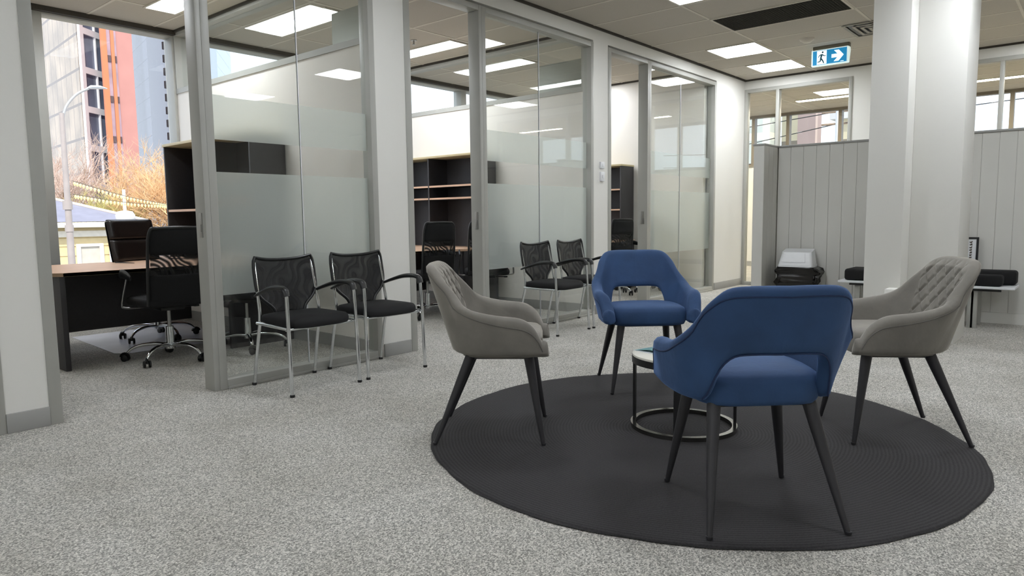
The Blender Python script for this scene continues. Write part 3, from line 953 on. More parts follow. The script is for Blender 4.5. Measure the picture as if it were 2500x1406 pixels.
# ------------------------------------------------------------------ swivel chairs
def star_base(t, rot=0.0, R=.31):
    bm = bmesh.new()
    lathe(bm, [(0, .085), (.034, .085), (.036, .10), (.030, .13), (.028, .255), (0, .255)], 24)
    for k in range(5):
        a = rot+2*PI*k/5
        c, s = math.cos(a), math.sin(a)
        pts = spline([(c*.02, s*.02, .112), (c*.10, s*.10, .124), (c*.20, s*.20, .118), (c*.27, s*.27, .095), (c*R, s*R, .060)], 5)
        tube(bm, pts, [.021-.009*i/(len(pts)-1) for i in range(len(pts))], 10, flat=(1.0, .75))
    fin(bm, 'star_base', CHROME, t, ang=60)
    for k in range(5):
        a = rot+2*PI*k/5
        c, s = math.cos(a), math.sin(a)
        bm = bmesh.new()
        a2 = a+.9+k
        d = Vector((math.cos(a2), math.sin(a2), 0)); q = Vector((-d.y, d.x, 0))
        cc = Vector((c*R, s*R, 0))-d*.012
        for w in (-1, 1):
            p0 = cc+q*(w*.010)+Vector((0, 0, .026)); p1 = cc+q*(w*.026)+Vector((0, 0, .026))
            tube(bm, [p0, p0.lerp(p1, .2), p0.lerp(p1, .8), p1], [.022, .026, .026, .022], 16)
        pts = [cc+d*(.03*math.cos(x))+Vector((0, 0, .030+.030*math.sin(x))) for x in (0, .5, 1, 1.5, 2, 2.5, 3)]
        tube(bm, pts, .011, 8, flat=(1.6, .6))
        fin(bm, 'castor', BLKPL, t)
    bm = bmesh.new(); tube(bm, [(0, 0, .25), (0, 0, .40)], .014, 16); fin(bm, 'gas_lift', STEELP, t)
    bm = bmesh.new(); box(bm, -.09, .09, -.10, .10, .385, .425, .012); tube(bm, [(.08, 0, .40), (.20, .0, .395)], .006, 8); box(bm, .19, .23, -.012, .012, .387, .403, .004)
    fin(bm, 'tilt_mechanism', BLKPL, t)
def cushion(bm, hw, hd, cy, z0, z1, p=.42, nn=48, crown=.01):
    rr = []
    h = z1-z0
    for sc, z in ((.90, z0), (.97, z0+h*.08), (1, z0+h*.35), (1, z0+h*.6), (.975, z0+h*.85), (.90, z0+h), (.6, z1+crown*.7), (.25, z1+crown)):
        rr.append([bm.verts.new((hw*math.copysign(abs(math.cos(2*PI*i/nn))**p, math.cos(2*PI*i/nn))*sc,
                                 cy+hd*math.copysign(abs(math.sin(2*PI*i/nn))**p, math.sin(2*PI*i/nn))*sc, z)) for i in range(nn)])
    for A, B in zip(rr[:-1], rr[1:]):
        for j in range(nn): bm.faces.new((A[j], A[(j+1) % nn], B[(j+1) % nn], B[j]))
    bm.faces.new(rr[0][::-1]); bm.faces.new(rr[-1])
def slab(bm, f, u0, u1, v0, v1, th, nu=14, nv=14, rc=.0):
    """padded slab following f(u,v)->point,  thickness th towards -Y and +Y, pillow edges"""
    F, Bk = [], []
    for i in range(nu+1):
        ra, rb = [], []
        for j in range(nv+1):
            u = u0+(u1-u0)*i/nu; v = v0+(v1-v0)*j/nv
            a = min(i, nu-i)/nu*2; b = min(j, nv-j)/nv*2
            e = min(1, (a/.25))**.5 * min(1, (b/.25))**.5
            p = f(u, v)
            if rc:
                uu = (u-(u0+u1)/2)/((u1-u0)/2); vv = (v-(v0+v1)/2)/((v1-v0)/2)
                if abs(uu) > 1-rc and abs(vv) > 1-rc:
                    dx = (abs(uu)-1+rc)/rc; dz = (abs(vv)-1+rc)/rc
                    L_ = math.hypot(dx, dz); m_ = max(dx, dz)
                    if L_ > 0:
                        k = m_/L_
                        pu = math.copysign(1-rc+dx*k*rc, uu); pv = math.copysign(1-rc+dz*k*rc, vv)
                        p = f((u0+u1)/2+pu*(u1-u0)/2, (v0+v1)/2+pv*(v1-v0)/2)
            ra.append(bm.verts.new(p+Vector((0, th*e*.5, 0)))); rb.append(bm.verts.new(p-Vector((0, th*e*.5+.002, 0))))
        F.append(ra); Bk.append(rb)
    for i in range(nu):
        for j in range(nv):
            bm.faces.new((F[i][j], F[i+1][j], F[i+1][j+1], F[i][j+1]))
            bm.faces.new((Bk[i][j], Bk[i][j+1], Bk[i+1][j+1], Bk[i+1][j]))
    for i in range(nu):
        bm.faces.new((F[i][0], Bk[i][0], Bk[i+1][0], F[i+1][0])); bm.faces.new((F[i][nv], F[i+1][nv], Bk[i+1][nv], Bk[i][nv]))
    for j in range(nv):
        bm.faces.new((F[0][j], F[0][j+1], Bk[0][j+1], Bk[0][j])); bm.faces.new((F[nu][j], Bk[nu][j], Bk[nu][j+1], F[nu][j+1]))
def task_chair():
    t = thing('task_chair', 'x', 'office chair')
    star_base(t, .035)
    bm = bmesh.new(); cushion(bm, .245, .235, .01, .425, .495); fin(bm, 'seat', BLKFAB, t, ang=60)
    def f(u, v):
        w = interp([(0, .205), (.5, .205), (.85, .198), (1, .185)], v)
        y = -.215-.02*math.sin(v*PI)-.055*v*v+.03*u*u
        return Vector((u*w, y, .44+.56*v))
    bm = bmesh.new(); slab(bm, f, -1, 1, .66, 1, .028, rc=.28); fin(bm, 'head_pad', BLKFAB, t, ang=60)
    bm = bmesh.new(); slab(bm, f, -.97, .97, 0, .40, .03); fin(bm, 'lower_back_pad', BLKFAB, t, ang=60)
    bm = bmesh.new(); slab(bm, f, -.93, .93, .38, .68, .003); fin(bm, 'lumbar_mesh', MESHL, t)
    bm = bmesh.new()
    edge = [f(-1, v/20) for v in range(0, 20)]+[f(-.95+.1*i, 1.0+.012*math.sin(PI*i/19)) for i in range(0, 20)]+[f(1, 1-v/20) for v in range(1, 21)]
    tube(bm, spline([edge[i] for i in range(0, len(edge), 2)], 3), .012, 8)
    fin(bm, 'back_frame', BLKPL, t)
    for s in (-1, 1):
        bm = bmesh.new()
        tube(bm, spline([(s*.16, .04, .415), (s*.285, .05, .42), (s*.305, .05, .455), (s*.285, .0, .62), (s*.283, -.01, .655)], 6), .011, 10, flat=(1.3, .8))
        a = fin(bm, 'arm_post', STEELP, t)
        bm = bmesh.new()
        pts = spline([(s*.295, -.13, .645), (s*.298, -.04, .668), (s*.298, .04, .672), (s*.292, .10, .655)], 6)
        tube(bm, pts, [.014+.014*math.sin(PI*i/(len(pts)-1))**.6 for i in range(len(pts))], 12, flat=(.45, 1.2))
        fin(bm, 'arm_pad', BLKPL, a)
    return t
gt = 'black mesh task chairs in the offices'
a1 = task_chair()
a1.location = (-5.42, 2.32, 0); a1.rotation_euler = (0, 0, PI/2-.05)
a1['label'] = 'black mesh swivel chair on a chrome star base inside the first open doorway'; a1['group'] = gt
dup(a1, (-5.36, 2.92, 0), PI/2+.5, 'black swivel chair seen through the first glass, its chrome base below the frosted band', gt)
dup(a1, (-5.52, 5.08, 0), PI/2-.10, 'black mesh swivel chair facing the desk in the second doorway', gt)
dup(a1, (-5.20, 5.68, 0), PI/2-.75, 'black swivel chair half hidden by the post of the second doorway', gt)
dup(a1, (-5.05, 7.95, 0), PI/2-.2, 'black swivel chair in the third doorway, left of the two there', gt)
dup(a1, (-5.0, 8.66, 0), PI/2+1.0, 'black swivel chair in the third doorway, right one seen from the side', gt)

# executive leather chair behind the first desk
t = thing('executive_chair', 'dark leather executive chair behind the desk against the window', 'office chair', (-6.50, 2.68, 0), -1.224, gt.replace('black mesh task', 'other'))
star_base(t, .1)
bm = bmesh.new(); cushion(bm, .25, .245, .02, .43, .53); fin(bm, 'seat', BLKLEA, t, ang=60)
def fe(u, v):
    w = interp([(0, .22), (.4, .245), (1, .24)], v)
    return Vector((u*w, -.20-.10*v*v-.015*math.sin(v*PI)+.035*u*u, .50+.575*v))
bm = bmesh.new(); slab(bm, lambda u, v: fe(u, v)-Vector((0, .03, 0)), -.96, .96, .03, .97, .03, rc=.1); fin(bm, 'back_shell', BLKPL, t, ang=70)
for k, (v0, v1) in enumerate(((0, .36), (.34, .70), (.68, 1.0))):
    bm = bmesh.new(); slab(bm, fe, -1, 1, v0, v1, .075, rc=.12)
    fin(bm, 'back_cushion', BLKLEA, t, ang=70)
for s in (-1, 1):
    bm = bmesh.new(); tube(bm, spline([(s*.17, .08, .43), (s*.29, .10, .45), (s*.30, .12, .64), (s*.29, .02, .675), (s*.27, -.19, .68)], 6), .014, 10); a = fin(bm, 'armrest', CHROME, t)
    bm = bmesh.new(); tube(bm, [(s*.297, .10, .685), (s*.29, -.02, .69), (s*.283, -.12, .692)], .02, 10, flat=(.6, 1)); fin(bm, 'arm_pad', BLKLEA, a)

# ------------------------------------------------------------------ desks and hutches
def desk(y0, y1, label, xn=-5.54, xf=-6.72, ret=3.42, hx0=-7.45, hx1=-5.47, depth=.34, label2='', grp=''):
    """desk across the office with a return under the shelving against the partition"""
    t = thing('office_desk', label, 'desk', ((xn+xf)/2, (y0+y1)/2, 0), 0, grp)
    ox, oy = (xn+xf)/2, (y0+y1)/2
    zt = .70
    bm = bmesh.new()
    out = [(xn, y0+.07), (xn-.07, y0), (xf, y0), (xf, ret-.62), (hx0, ret-.62), (hx0, ret-.01), (hx1+.03, ret-.01), (hx1+.03, ret-.62), (xn, ret-.72)]
    a = [bm.verts.new((x-ox, y-oy, zt-.025)) for x, y in out]; b = [bm.verts.new((x-ox, y-oy, zt)) for x, y in out]
    bm.faces.new(a[::-1]); bm.faces.new(b)
    for i in range(len(out)): bm.faces.new((a[i], a[(i+1) % len(out)], b[(i+1) % len(out)], b[i]))
    top = fin(bm, 'desktop', OAK, t, ang=20)
    bm = bmesh.new()
    e = [(x-ox, y-oy) for x, y in out]
    for (xa, ya), (xb, yb_) in ((e[8], e[0]), (e[0], e[1]), (e[1], e[2])):
        d = Vector((xb-xa, yb_-ya, 0)).normalized(); n_ = Vector((-d.y, d.x, 0))*-.0015
        q = [Vector((xa, ya, zt-.0255)), Vector((xb, yb_, zt-.0255)), Vector((xb, yb_, zt-.001)), Vector((xa, ya, zt-.001))]
        vs = [bm.verts.new(p) for p in q]+[bm.verts.new(p+n_) for p in q]
        for f_ in ((0, 1, 2, 3), (4, 5, 6, 7), (0, 1, 5, 4), (1, 2, 6, 5), (2, 3, 7, 6), (3, 0, 4, 7)): bm.faces.new([vs[i] for i in f_])
    fin(bm, 'edge_strip', OAKEDGE, top)
    bm = bmesh.new(); box(bm, xf+.04-ox, xn-.02-ox, y0+.05-oy, y0+.085-oy, 0, zt-.025, .002); fin(bm, 'end_panel', CHARC, t)
    bm = bmesh.new(); box(bm, xn-.52-ox, xn-.50-ox, y0+.08-oy, ret-.64-oy, .21, zt-.025); fin(bm, 'modesty_panel', CHARC, t)
    bm = bmesh.new(); box(bm, hx1-ox, hx1+.025-ox, ret-.60-oy, ret-.02-oy, 0, zt-.025, .002); fin(bm, 'end_panel', CHARC, t)
    bm = bmesh.new(); box(bm, hx0+.02-ox, hx1-ox, ret-.05-oy, ret-.035-oy, .2, zt-.025); fin(bm, 'back_panel', CHARC, t)
    return t
def hutch(x0, x1, y0, y1, z0, z1, shelves, label, divs=1, grp='dark shelving units'):
    t = thing('hutch_bookcase', label, 'bookcase', ((x0+x1)/2, (y0+y1)/2, z0), 0, grp)
    hx, hy, h = (x1-x0)/2, (y1-y0)/2, z1-z0
    bm = bmesh.new(); box(bm, -hx, -hx+.02, -hy, hy, 0, h-.025, .001); fin(bm, 'side_panel', CHARC, t)
    bm = bmesh.new(); box(bm, hx-.02, hx, -hy, hy, 0, h-.025, .001); fin(bm, 'side_panel', CHARC, t)
    bm = bmesh.new(); box(bm, -hx+.02, hx-.02, hy-.012, hy, 0, h-.025); fin(bm, 'back_panel', CHARC, t)
    bm = bmesh.new(); box(bm, -.010, .010, -hy+.005, hy-.012, 0, h-.025)
    if divs: fin(bm, 'divider', CHARC, t)
    else: bm.free()
    bm = bmesh.new(); box(bm, -hx-.008, hx+.008, -hy-.01, hy, h-.025, h, .002); fin(bm, 'top_board', OAKEDGE, t)
    for s, z in shelves:
        a, b = {-1: (-hx+.02, -.010), 1: (.010, hx-.02), 0: (-hx+.02, hx-.02)}[s]
        bm = bmesh.new(); box(bm, a, b, -hy+.008, hy-.012, z-z0-.011, z-z0+.011, .001)
        sh = fin(bm, 'shelf', CHARC, t)
        bm = bmesh.new(); box(bm, a, b, -hy+.006, -hy+.008, z-z0-.011, z-z0+.011)
        tag(fin(bm, 'shelf_edge', OAK, sh), 'pale wood front edge')
    return t
desk(1.60, 3.40, 'beech topped desk with black panels seen through the first open doorway', grp='office desks')
hutch(-7.09, -5.47, 3.08, 3.41, .70, 1.80, ((-1, 1.155), (1, 1.43), (1, 1.217)), 'dark shelving with pale shelf edges in the first office by the window')
desk(4.35, 6.25, 'beech topped desk behind the chairs of the middle office', xn=-5.60, ret=6.27, hx1=-5.56, grp='office desks')
hutch(-7.20, -5.56, 5.93, 6.26, .70, 1.80, ((-1, 1.434), (1, 1.434), (-1, 1.286), (1, 1.286)), 'wide dark shelving against the back partition of the middle office')
desk(7.35, 9.05, 'beech topped desk in the third office, mostly hidden', xn=-5.7, ret=9.08, hx1=-5.35, grp='office desks')
hutch(-6.97, -5.35, 8.73, 9.08, .70, 1.79, ((-1, 1.43), (1, 1.43), (-1, 1.14), (1, 1.14)), 'dark shelving standing against the end wall of the third office')
# pale mat below the first desk
bm = bmesh.new()
pts = [(-7.20, 2.20), (-6.02, 2.13), (-5.93, 2.20), (-5.90, 3.15), (-7.2, 3.2)]
a = [bm.verts.new((x, y, .001)) for x, y in pts]; b = [bm.verts.new((x, y, .004)) for x, y in pts]
bm.faces.new(a[::-1]); bm.faces.new(b)
for i in range(len(pts)): bm.faces.new((a[i], a[(i+1) % len(pts)], b[(i+1) % len(pts)], b[i]))
tag(fin(bm, 'chair_mat', MATPL, ang=20), 'pale plastic chair mat on the carpet under the first desk', 'chair mat')

# ------------------------------------------------------------------ bin, benches, framed sign
t = thing('waste_bin', 'white swing lid bin lined with a black bag by the low partition', 'bin', (-2.52, 7.72, 0), .12)
bm = bmesh.new()
def rectring(bm, w, d, z, rr=.03, n=5):
    o = []
    for cx, cy, a0 in ((w-rr, d-rr, 0), (-w+rr, d-rr, 90), (-w+rr, -d+rr, 180), (w-rr, -d+rr, 270)):
        for k in range(n+1):
            a = math.radians(a0+90*k/n); o.append(bm.verts.new((cx+rr*math.cos(a), cy+rr*math.sin(a), z)))
    return o
def skin(bm, R, cap0=True, cap1=True):
    for A, B in zip(R[:-1], R[1:]):
        for j in range(len(A)): bm.faces.new((A[j], A[(j+1) % len(A)], B[(j+1) % len(A)], B[j]))
    if cap0: bm.faces.new(R[0][::-1])
    if cap1: bm.faces.new(R[-1])
skin(bm, [rectring(bm, .12, .10, 0), rectring(bm, .155, .125, .49), rectring(bm, .15, .12, .492)])
fin(bm, 'bin_body', WHITEP, t)
bm = bmesh.new()
R = [rectring(bm, .175, .14, .47), rectring(bm, .178, .143, .50), rectring(bm, .172, .137, .515)]
top = rectring(bm, .15, .10, .65)
for v in top:
    v.co.y += .03; v.co.z += v.co.y*.16
R.append(top); skin(bm, R); fin(bm, 'swing_lid', WHITEP, t, ang=35)
bm = bmesh.new()
def flap(x, z, off): return Vector((x, -.137+(z-.515)/.135*.065-off, z))
q = [(-.115, .535), (.10, .535), (.09, .63), (-.105, .63)]
A = [bm.verts.new(flap(x, z, .0)) for x, z in q]; B = [bm.verts.new(flap(x, z, .006)) for x, z in q]
bm.faces.new(A); bm.faces.new(B[::-1])
for i in range(4): bm.faces.new((A[i], B[i], B[(i+1) % 4], A[(i+1) % 4]))
fin(bm, 'lid_flap', WHITEP, t)
bm = bmesh.new()
rng = random.Random(3)
R = []
for k in range(11):
    z = .485-.028*k
    ring = rectring(bm, .184+.014*math.sin(k*1.3), .142+.012*math.sin(k*1.3+1), z, .04, 7)
    for j, v in enumerate(ring):
        w = .016*math.sin(j*1.7+k*.9)+.010*math.sin(j*3.1-k*1.7)+rng.uniform(-.008, .008)
        d = Vector((v.co.x, v.co.y, 0)).normalized()
        v.co += d*(w if k > 0 else 0); v.co.z += (rng.uniform(-.01, .01)+(.03*math.sin(j*.5+1) if k > 7 else 0)) if k > 0 else 0
        if v.co.x > .12 and k < 6: v.co.x += .05*math.sin(PI*k/6)
    R.append(ring)
skin(bm, R, False, False)
o = fin(bm, 'bin_liner', pm('black_bin_liner', (20, 17, 16), .22, var=.2), t, ang=80)
m = o.modifiers.new('s', 'SOLIDIFY'); m.thickness = .002

def bench(x0, x1, label, cushs):
    y0, y1, zs = 7.40, 7.80, .385
    t = thing('bench', label, 'bench', ((x0+x1)/2, (y0+y1)/2, 0), 0, 'wall benches')
    ox, oy = (x0+x1)/2, (y0+y1)/2
    bm = bmesh.new(); box(bm, x0-ox, x1-ox, y0-oy, y1-oy, zs-.022, zs, .005); fin(bm, 'seat_shelf', WHITEP, t)
    bm = bmesh.new(); box(bm, x0+.1-ox, x1-.1-ox, y0+.03-oy, y0+.07-oy, zs-.045, zs-.022); fin(bm, 'rail', BLKPL, t)
    for x in (x0+.30, x1-.30):
        for y in (y0+.07, y1-.06):
            bm = bmesh.new(); box(bm, x-.025-ox, x+.025-ox, y-.02-oy, y+.02-oy, 0, zs-.022, .004); fin(bm, 'leg', FRAME, t)
    return t
bench(-2.02, -1.55, 'white wall bench with black cushion just left of the column', None)
bench(-1.20, -.575, 'white wall bench behind the right grey chair', None)
def pad(x0, x1, y0, y1, z0, z1, label):
    bm = bmesh.new()
    o_ = Vector(((x0+x1)/2, (y0+y1)/2, z0))
    box(bm, x0-o_.x, x1-o_.x, y0-o_.y, y1-o_.y, 0, z1-z0, .028, 4)
    tag(fin(bm, 'seat_cushion', BLKFAB, ang=60, loc=o_), label, 'cushion', 'black bench cushions')
pad(-1.97, -1.56, 7.42, 7.78, .386, .50, 'black cushion on the bench left of the column')
pad(-1.18, -.67, 7.42, 7.60, .386, .485, 'black bench cushion, front one of two behind the right grey chair')
pad(-1.15, -.585, 7.605, 7.80, .386, .515, 'black bench cushion, rear one with a rounded end behind the right grey chair')
# framed sign standing on the bench
t = thing('framed_sign', 'narrow white sign in a black frame leaning on the partition above the bench', 'framed picture', (-1.02, 7.862, .518), 0)
t.rotation_euler = (math.radians(-3), 0, 0)
bm = bmesh.new()
for a in ((-.11, .11, 0, .02), (-.11, .11, .272, .29), (-.11, -.092, .02, .272), (.092, .11, .02, .272)):
    box(bm, a[0], a[1], -.012, .012, a[2], a[3], .002, 1)
fin(bm, 'frame', BLKPOW, t)
bm = bmesh.new(); box(bm, -.092, .092, -.004, .006, .02, .272); fin(bm, 'print', WHITEP, t)
bm = bmesh.new()
rng = random.Random(11)
for k in range(9):
    z = .245-.025*k
    x = .050
    for s in range(2):
        a = rng.uniform(0, 6)
        pts = [(x+.012*math.cos(a+u*2.1)*(1-.1*s), -.0055, z+.009*math.sin(a+u*2.1+s)) for u in range(3)]
        tube(bm, pts, .0028, 5)
fin(bm, 'brown_lettering', pm('brown_ink', (82, 66, 52), .6), t)

# ------------------------------------------------------------------ outside
GZ = -3.6
STREET = pm('asphalt', (150, 148, 145), .9, var=.1, scale=.4)
bm = bmesh.new(); box(bm, -160, -7.9, -60, 160, GZ-.4, GZ); box(bm, -7.9, 90, 14.6, 160, GZ-.4, GZ)
tag(fin(bm, 'street_ground', STREET), kind='structure')
# low weatherboard house across the street
def house():
    t = thing('weatherboard_house', 'low cream weatherboard house with a grey hip roof across the street', 'house', (-30, 2, GZ))
    def L(x, y, z): return (x+30, y-2, z-GZ)
    bm = bmesh.new()
    box(bm, -4, 5, -10, 7.4, 0, .92-GZ)
    z = 0
    while z < .60-GZ:
        box(bm, 5.0, 5.03, -10, 7.43, z, z+.26, .01, 1); z += .30
    fin(bm, 'weatherboard_wall', CREAMW, t)
    bm = bmesh.new()
    e0 = [L(-35, -9, 1.08), L(-24.4, -9, 1.08), L(-24.4, 9.95, 1.08), L(-35, 9.95, 1.08)]
    r0 = [L(-29.7, -3.5, 2.75), L(-29.7, 5.6, 2.75)]
    e = [bm.verts.new(p) for p in e0]; r = [bm.verts.new(p) for p in r0]
    bm.faces.new((e[0], e[1], r[0])); bm.faces.new((e[1], e[2], r[1], r[0])); bm.faces.new((e[2], e[3], r[1])); bm.faces.new((e[3], e[0], r[0], r[1])); bm.faces.new(e[::-1])
    fin(bm, 'roof', pm('slate_grey_roof', (140, 140, 156), .6, var=.08, scale=3), t, smooth=False)
    bm = bmesh.new()
    tube(bm, [e0[2], r0[1]], .07, 6); tube(bm, [e0[1], r0[0]], .07, 6); tube(bm, [r0[0], r0[1]], .07, 6)
    fin(bm, 'ridge_capping', pm('pale_ridge', (214, 196, 178), .6), t)
    bm = bmesh.new()
    box(bm, 5.0, 5.68, -11, 7.95, .90-GZ, 1.06-GZ, .02)
    box(bm, 5.0, 5.15, -10.1, 7.5, .60-GZ, .80-GZ, .02)
    fin(bm, 'eaves_trim', pm('white_trim', (236, 232, 222), .6), t)
    for y0, y1 in ((6.05, 6.6), (2.9, 3.8), (-3.0, -1.8)):
        bm = bmesh.new()
        z0, z1 = -1.3-GZ, .28-GZ
        for a in ((y0-.12, y0, z0, z1+.1), (y1, y1+.12, z0, z1+.1), (y0, y1, z1, z1+.1), (y0, y1, z0, z0+.1)):
            box(bm, 5.03, 5.14, a[0], a[1], a[2], a[3], .01, 1)
        f_ = fin(bm, 'window', pm('white_window_trim', (232, 228, 220), .6), t)
        bm = bmesh.new(); box(bm, 5.031, 5.05, y0, y1, z0+.1, z1); fin(bm, 'pane', pm('curtained_pane', (205, 200, 190), .3), f_)
    bm = bmesh.new(); box(bm, 5.04, 5.09, 6.9, 7.42, -1.0-GZ, .42-GZ, .01, 1); s_ = fin(bm, 'wall_sign', WHITEP, t)
    bm = bmesh.new()
    box(bm, 5.09, 5.096, 7.02, 7.10, .16-GZ, .18-GZ); box(bm, 5.09, 5.096, 7.052, 7.068, .10-GZ, .16-GZ)
    for k in range(3): box(bm, 5.09, 5.096, 7.04, 7.04+.03*(k % 2+1), -.12-.2*k-GZ, -.10-.2*k-GZ)
    fin(bm, 'dark_lettering', BLKPL, s_)
house()
# towers
def gridmat(name, base, line, sx, sz, lw=.06, rough=.25, rot=0.0, var=.25, skew=0.0):
    m, t_, p = new_mat(name)
    tc = N(t_, 'ShaderNodeTexCoord')
    sep = N(t_, 'ShaderNodeSeparateXYZ'); t_.links.new(tc.outputs['Object'], sep.inputs[0])
    def mth(op, a, b=None, v=None):
        n = N(t_, 'ShaderNodeMath', operation=op)
        t_.links.new(a, n.inputs[0])
        if b is not None: t_.links.new(b, n.inputs[1])
        if v is not None: n.inputs[1].default_value = v
        return n.outputs[0]
    h = mth('ADD', sep.outputs[0], sep.outputs[1])
    fx = mth('LESS_THAN', mth('FRACT', mth('MULTIPLY', h, v=1/sx)), v=lw)
    fz = mth('LESS_THAN', mth('FRACT', mth('MULTIPLY', sep.outputs[2], v=1/sz)), v=lw*1.1)
    g = mth('MAXIMUM', fx, fz)
    nz = N(t_, 'ShaderNodeTexNoise', Scale=.35, Detail=4.0)
    t_.links.new(tc.outputs['Object'], nz.inputs['Vector'])
    r = N(t_, 'ShaderNodeValToRGB'); b_ = lin(base)
    r.color_ramp.elements[0].position = .35; r.color_ramp.elements[1].position = .65
    r.color_ramp.elements[0].color = tuple(v*(1-var) for v in b_) + (1,)
    r.color_ramp.elements[1].color = tuple(min(1, v*(1+var)) for v in b_) + (1,)
    t_.links.new(nz.outputs[0], r.inputs[0])
    mx = N(t_, 'ShaderNodeMix', data_type='RGBA')
    mx.inputs[7].default_value = lin(line) + (1,)
    t_.links.new(g, mx.inputs[0]); t_.links.new(r.outputs[0], mx.inputs[6])
    t_.links.new(mx.outputs[2], p.inputs['Base Color'])
    p.inputs['Roughness'].default_value = rough
    return m
def prism(bm, pts, z0, z1):
    a = [bm.verts.new((x, y, z0)) for x, y in pts]; b = [bm.verts.new((x, y, z1)) for x, y in pts]
    bm.faces.new(a[::-1]); bm.faces.new(b)
    for i in range(len(pts)): bm.faces.new((a[i], a[(i+1) % len(pts)], b[(i+1) % len(pts)], b[i]))
TAN = gridmat('bronze_glass_facade', (176, 156, 132), (120, 104, 90), 1.6, 3.0, .07)
t = thing('office_tower', 'grey and bronze glass office block at the left of the window view', 'building', (-70, 23, GZ))
def R_(pts): return [(x+70, y-23) for x, y in pts]
bm = bmesh.new(); prism(bm, R_([(-69.5, 23.4), (-72.5, 27.6), (-92, 27.6), (-92, 25.2), (-86, 24.7)]), 0, 50)
fin(bm, 'bronze_facade', TAN, t, smooth=False)
WHF = pm('white_concrete', (228, 232, 238), .6, var=.04, scale=.6)
DBL = pm('dark_blue_glass', (104, 114, 136), .25, var=.3, scale=.3)
d = (Vector((-72.5, 27.6, 0))-Vector((-69.5, 23.4, 0))); Ld = d.length; d.normalize(); nn_ = Vector((d.y, -d.x, 0))
for k in range(14):
    z = .8+3.4*k
    bm = bmesh.new()
    o_ = Vector((-69.5+70, 23.4-23, z))+nn_*.05
    for (u0, u1, v0, v1) in ((0, .45, 0, 3.4), (.45, Ld, 0, .55), (.45+1.5, .45+1.62, .55, 3.4), (.45+3.0, .45+3.12, .55, 3.4)):
        q = [o_+d*u0+Vector((0, 0, v0)), o_+d*u1+Vector((0, 0, v0)), o_+d*u1+Vector((0, 0, v1)), o_+d*u0+Vector((0, 0, v1))]
        vs = [bm.verts.new(p) for p in q]+[bm.verts.new(p+nn_*.25) for p in q]
        for f_ in ((0, 1, 2, 3), (4, 5, 6, 7), (0, 1, 5, 4), (1, 2, 6, 5), (2, 3, 7, 6), (3, 0, 4, 7)): bm.faces.new([vs[i] for i in f_])
    f0 = fin(bm, 'window_band', WHF, t, smooth=False)
    bm = bmesh.new()
    q = [o_+d*.45+Vector((0, 0, .55)), o_+d*Ld+Vector((0, 0, .55)), o_+d*Ld+Vector((0, 0, 3.4)), o_+d*.45+Vector((0, 0, 3.4))]
    vs = [bm.verts.new(p) for p in q]+[bm.verts.new(p+nn_*.06) for p in q]
    for f_ in ((0, 1, 2, 3), (4, 5, 6, 7), (0, 1, 5, 4), (1, 2, 6, 5), (2, 3, 7, 6), (3, 0, 4, 7)): bm.faces.new([vs[i] for i in f_])
    fin(bm, 'pane', DBL, f0, smooth=False)
# terracotta tower
t = thing('apartment_tower', 'terracotta orange apartment tower with vertical ribs', 'building', (-62, 24, GZ))
def R_(pts): return [(x+62, y-24) for x, y in pts]
bm = bmesh.new(); prism(bm, R_([(-62, 22.6), (-62, 24.95), (-70, 28.0), (-70, 25.4)]), 0, 60)
fin(bm, 'pink_facade', pm('pink_render', (188, 134, 126), .7, var=.06, scale=.5), t, smooth=False)
for y0, y1 in ((22.55, 22.95), (23.25, 23.5)):
    bm = bmesh.new(); prism(bm, R_([(-61.83, y0), (-61.83, y1), (-62.1, y1), (-62.1, y0)]), 0, 60)
    fin(bm, 'orange_rib', pm('orange_render', (206, 128, 90), .7, var=.05, scale=.5), t, smooth=False)
for y0, y1 in ((22.96, 23.24), (23.52, 23.68)):
    bm = bmesh.new()
    prism(bm, R_([(-61.90, y0), (-61.90, y1), (-62.05, y1), (-62.05, y0)]), 0, 60)
    strip = fin(bm, 'window_strip', pm('mauve_glazing', (168, 140, 150), .3, var=.2, scale=.8), t, smooth=False)
    for k in range(18):
        bm = bmesh.new(); prism(bm, R_([(-61.80, y0), (-61.80, y1-.05), (-61.89, y1-.05), (-61.89, y0)]), 1.5+3.2*k, 2.0+3.2*k)
        fin(bm, 'balcony_edge', pm('dark_balcony', (90, 70, 72), .6) if k == 0 and y0 < 23 else bpy.data.materials['dark_balcony'], strip, smooth=False)
# blue glass tower
BLG = gridmat('blue_glass_facade', (168, 184, 220), (120, 136, 172), 200.0, 1.9, .06, .2, var=.08)
t = thing('glass_tower', 'pale blue glass tower with thin floor lines and a white edge', 'building', (-75, 32, GZ))
def R_(pts): return [(x+75, y-32) for x, y in pts]
bm = bmesh.new(); prism(bm, R_([(-66, 29.6), (-100, 54), (-110, 44), (-100, 36.5)]), 0, 70)
fin(bm, 'curtain_wall', BLG, t, smooth=False)
bm = bmesh.new(); prism(bm, R_([(-65.9, 29.3), (-65.9, 29.75), (-66.6, 30.2), (-66.6, 29.8)]), 0, 70)
e_ = fin(bm, 'white_edge', pm('bright_white_fin', (245, 245, 240), .5), t, smooth=False)
bm = bmesh.new()
for k in range(60): prism(bm, R_([(-65.8, 29.12), (-65.8, 29.32), (-66.0, 29.32), (-66.0, 29.12)]), .6+1.15*k, 1.25+1.15*k)
fin(bm, 'dark_notch', CHARC, e_, smooth=False)

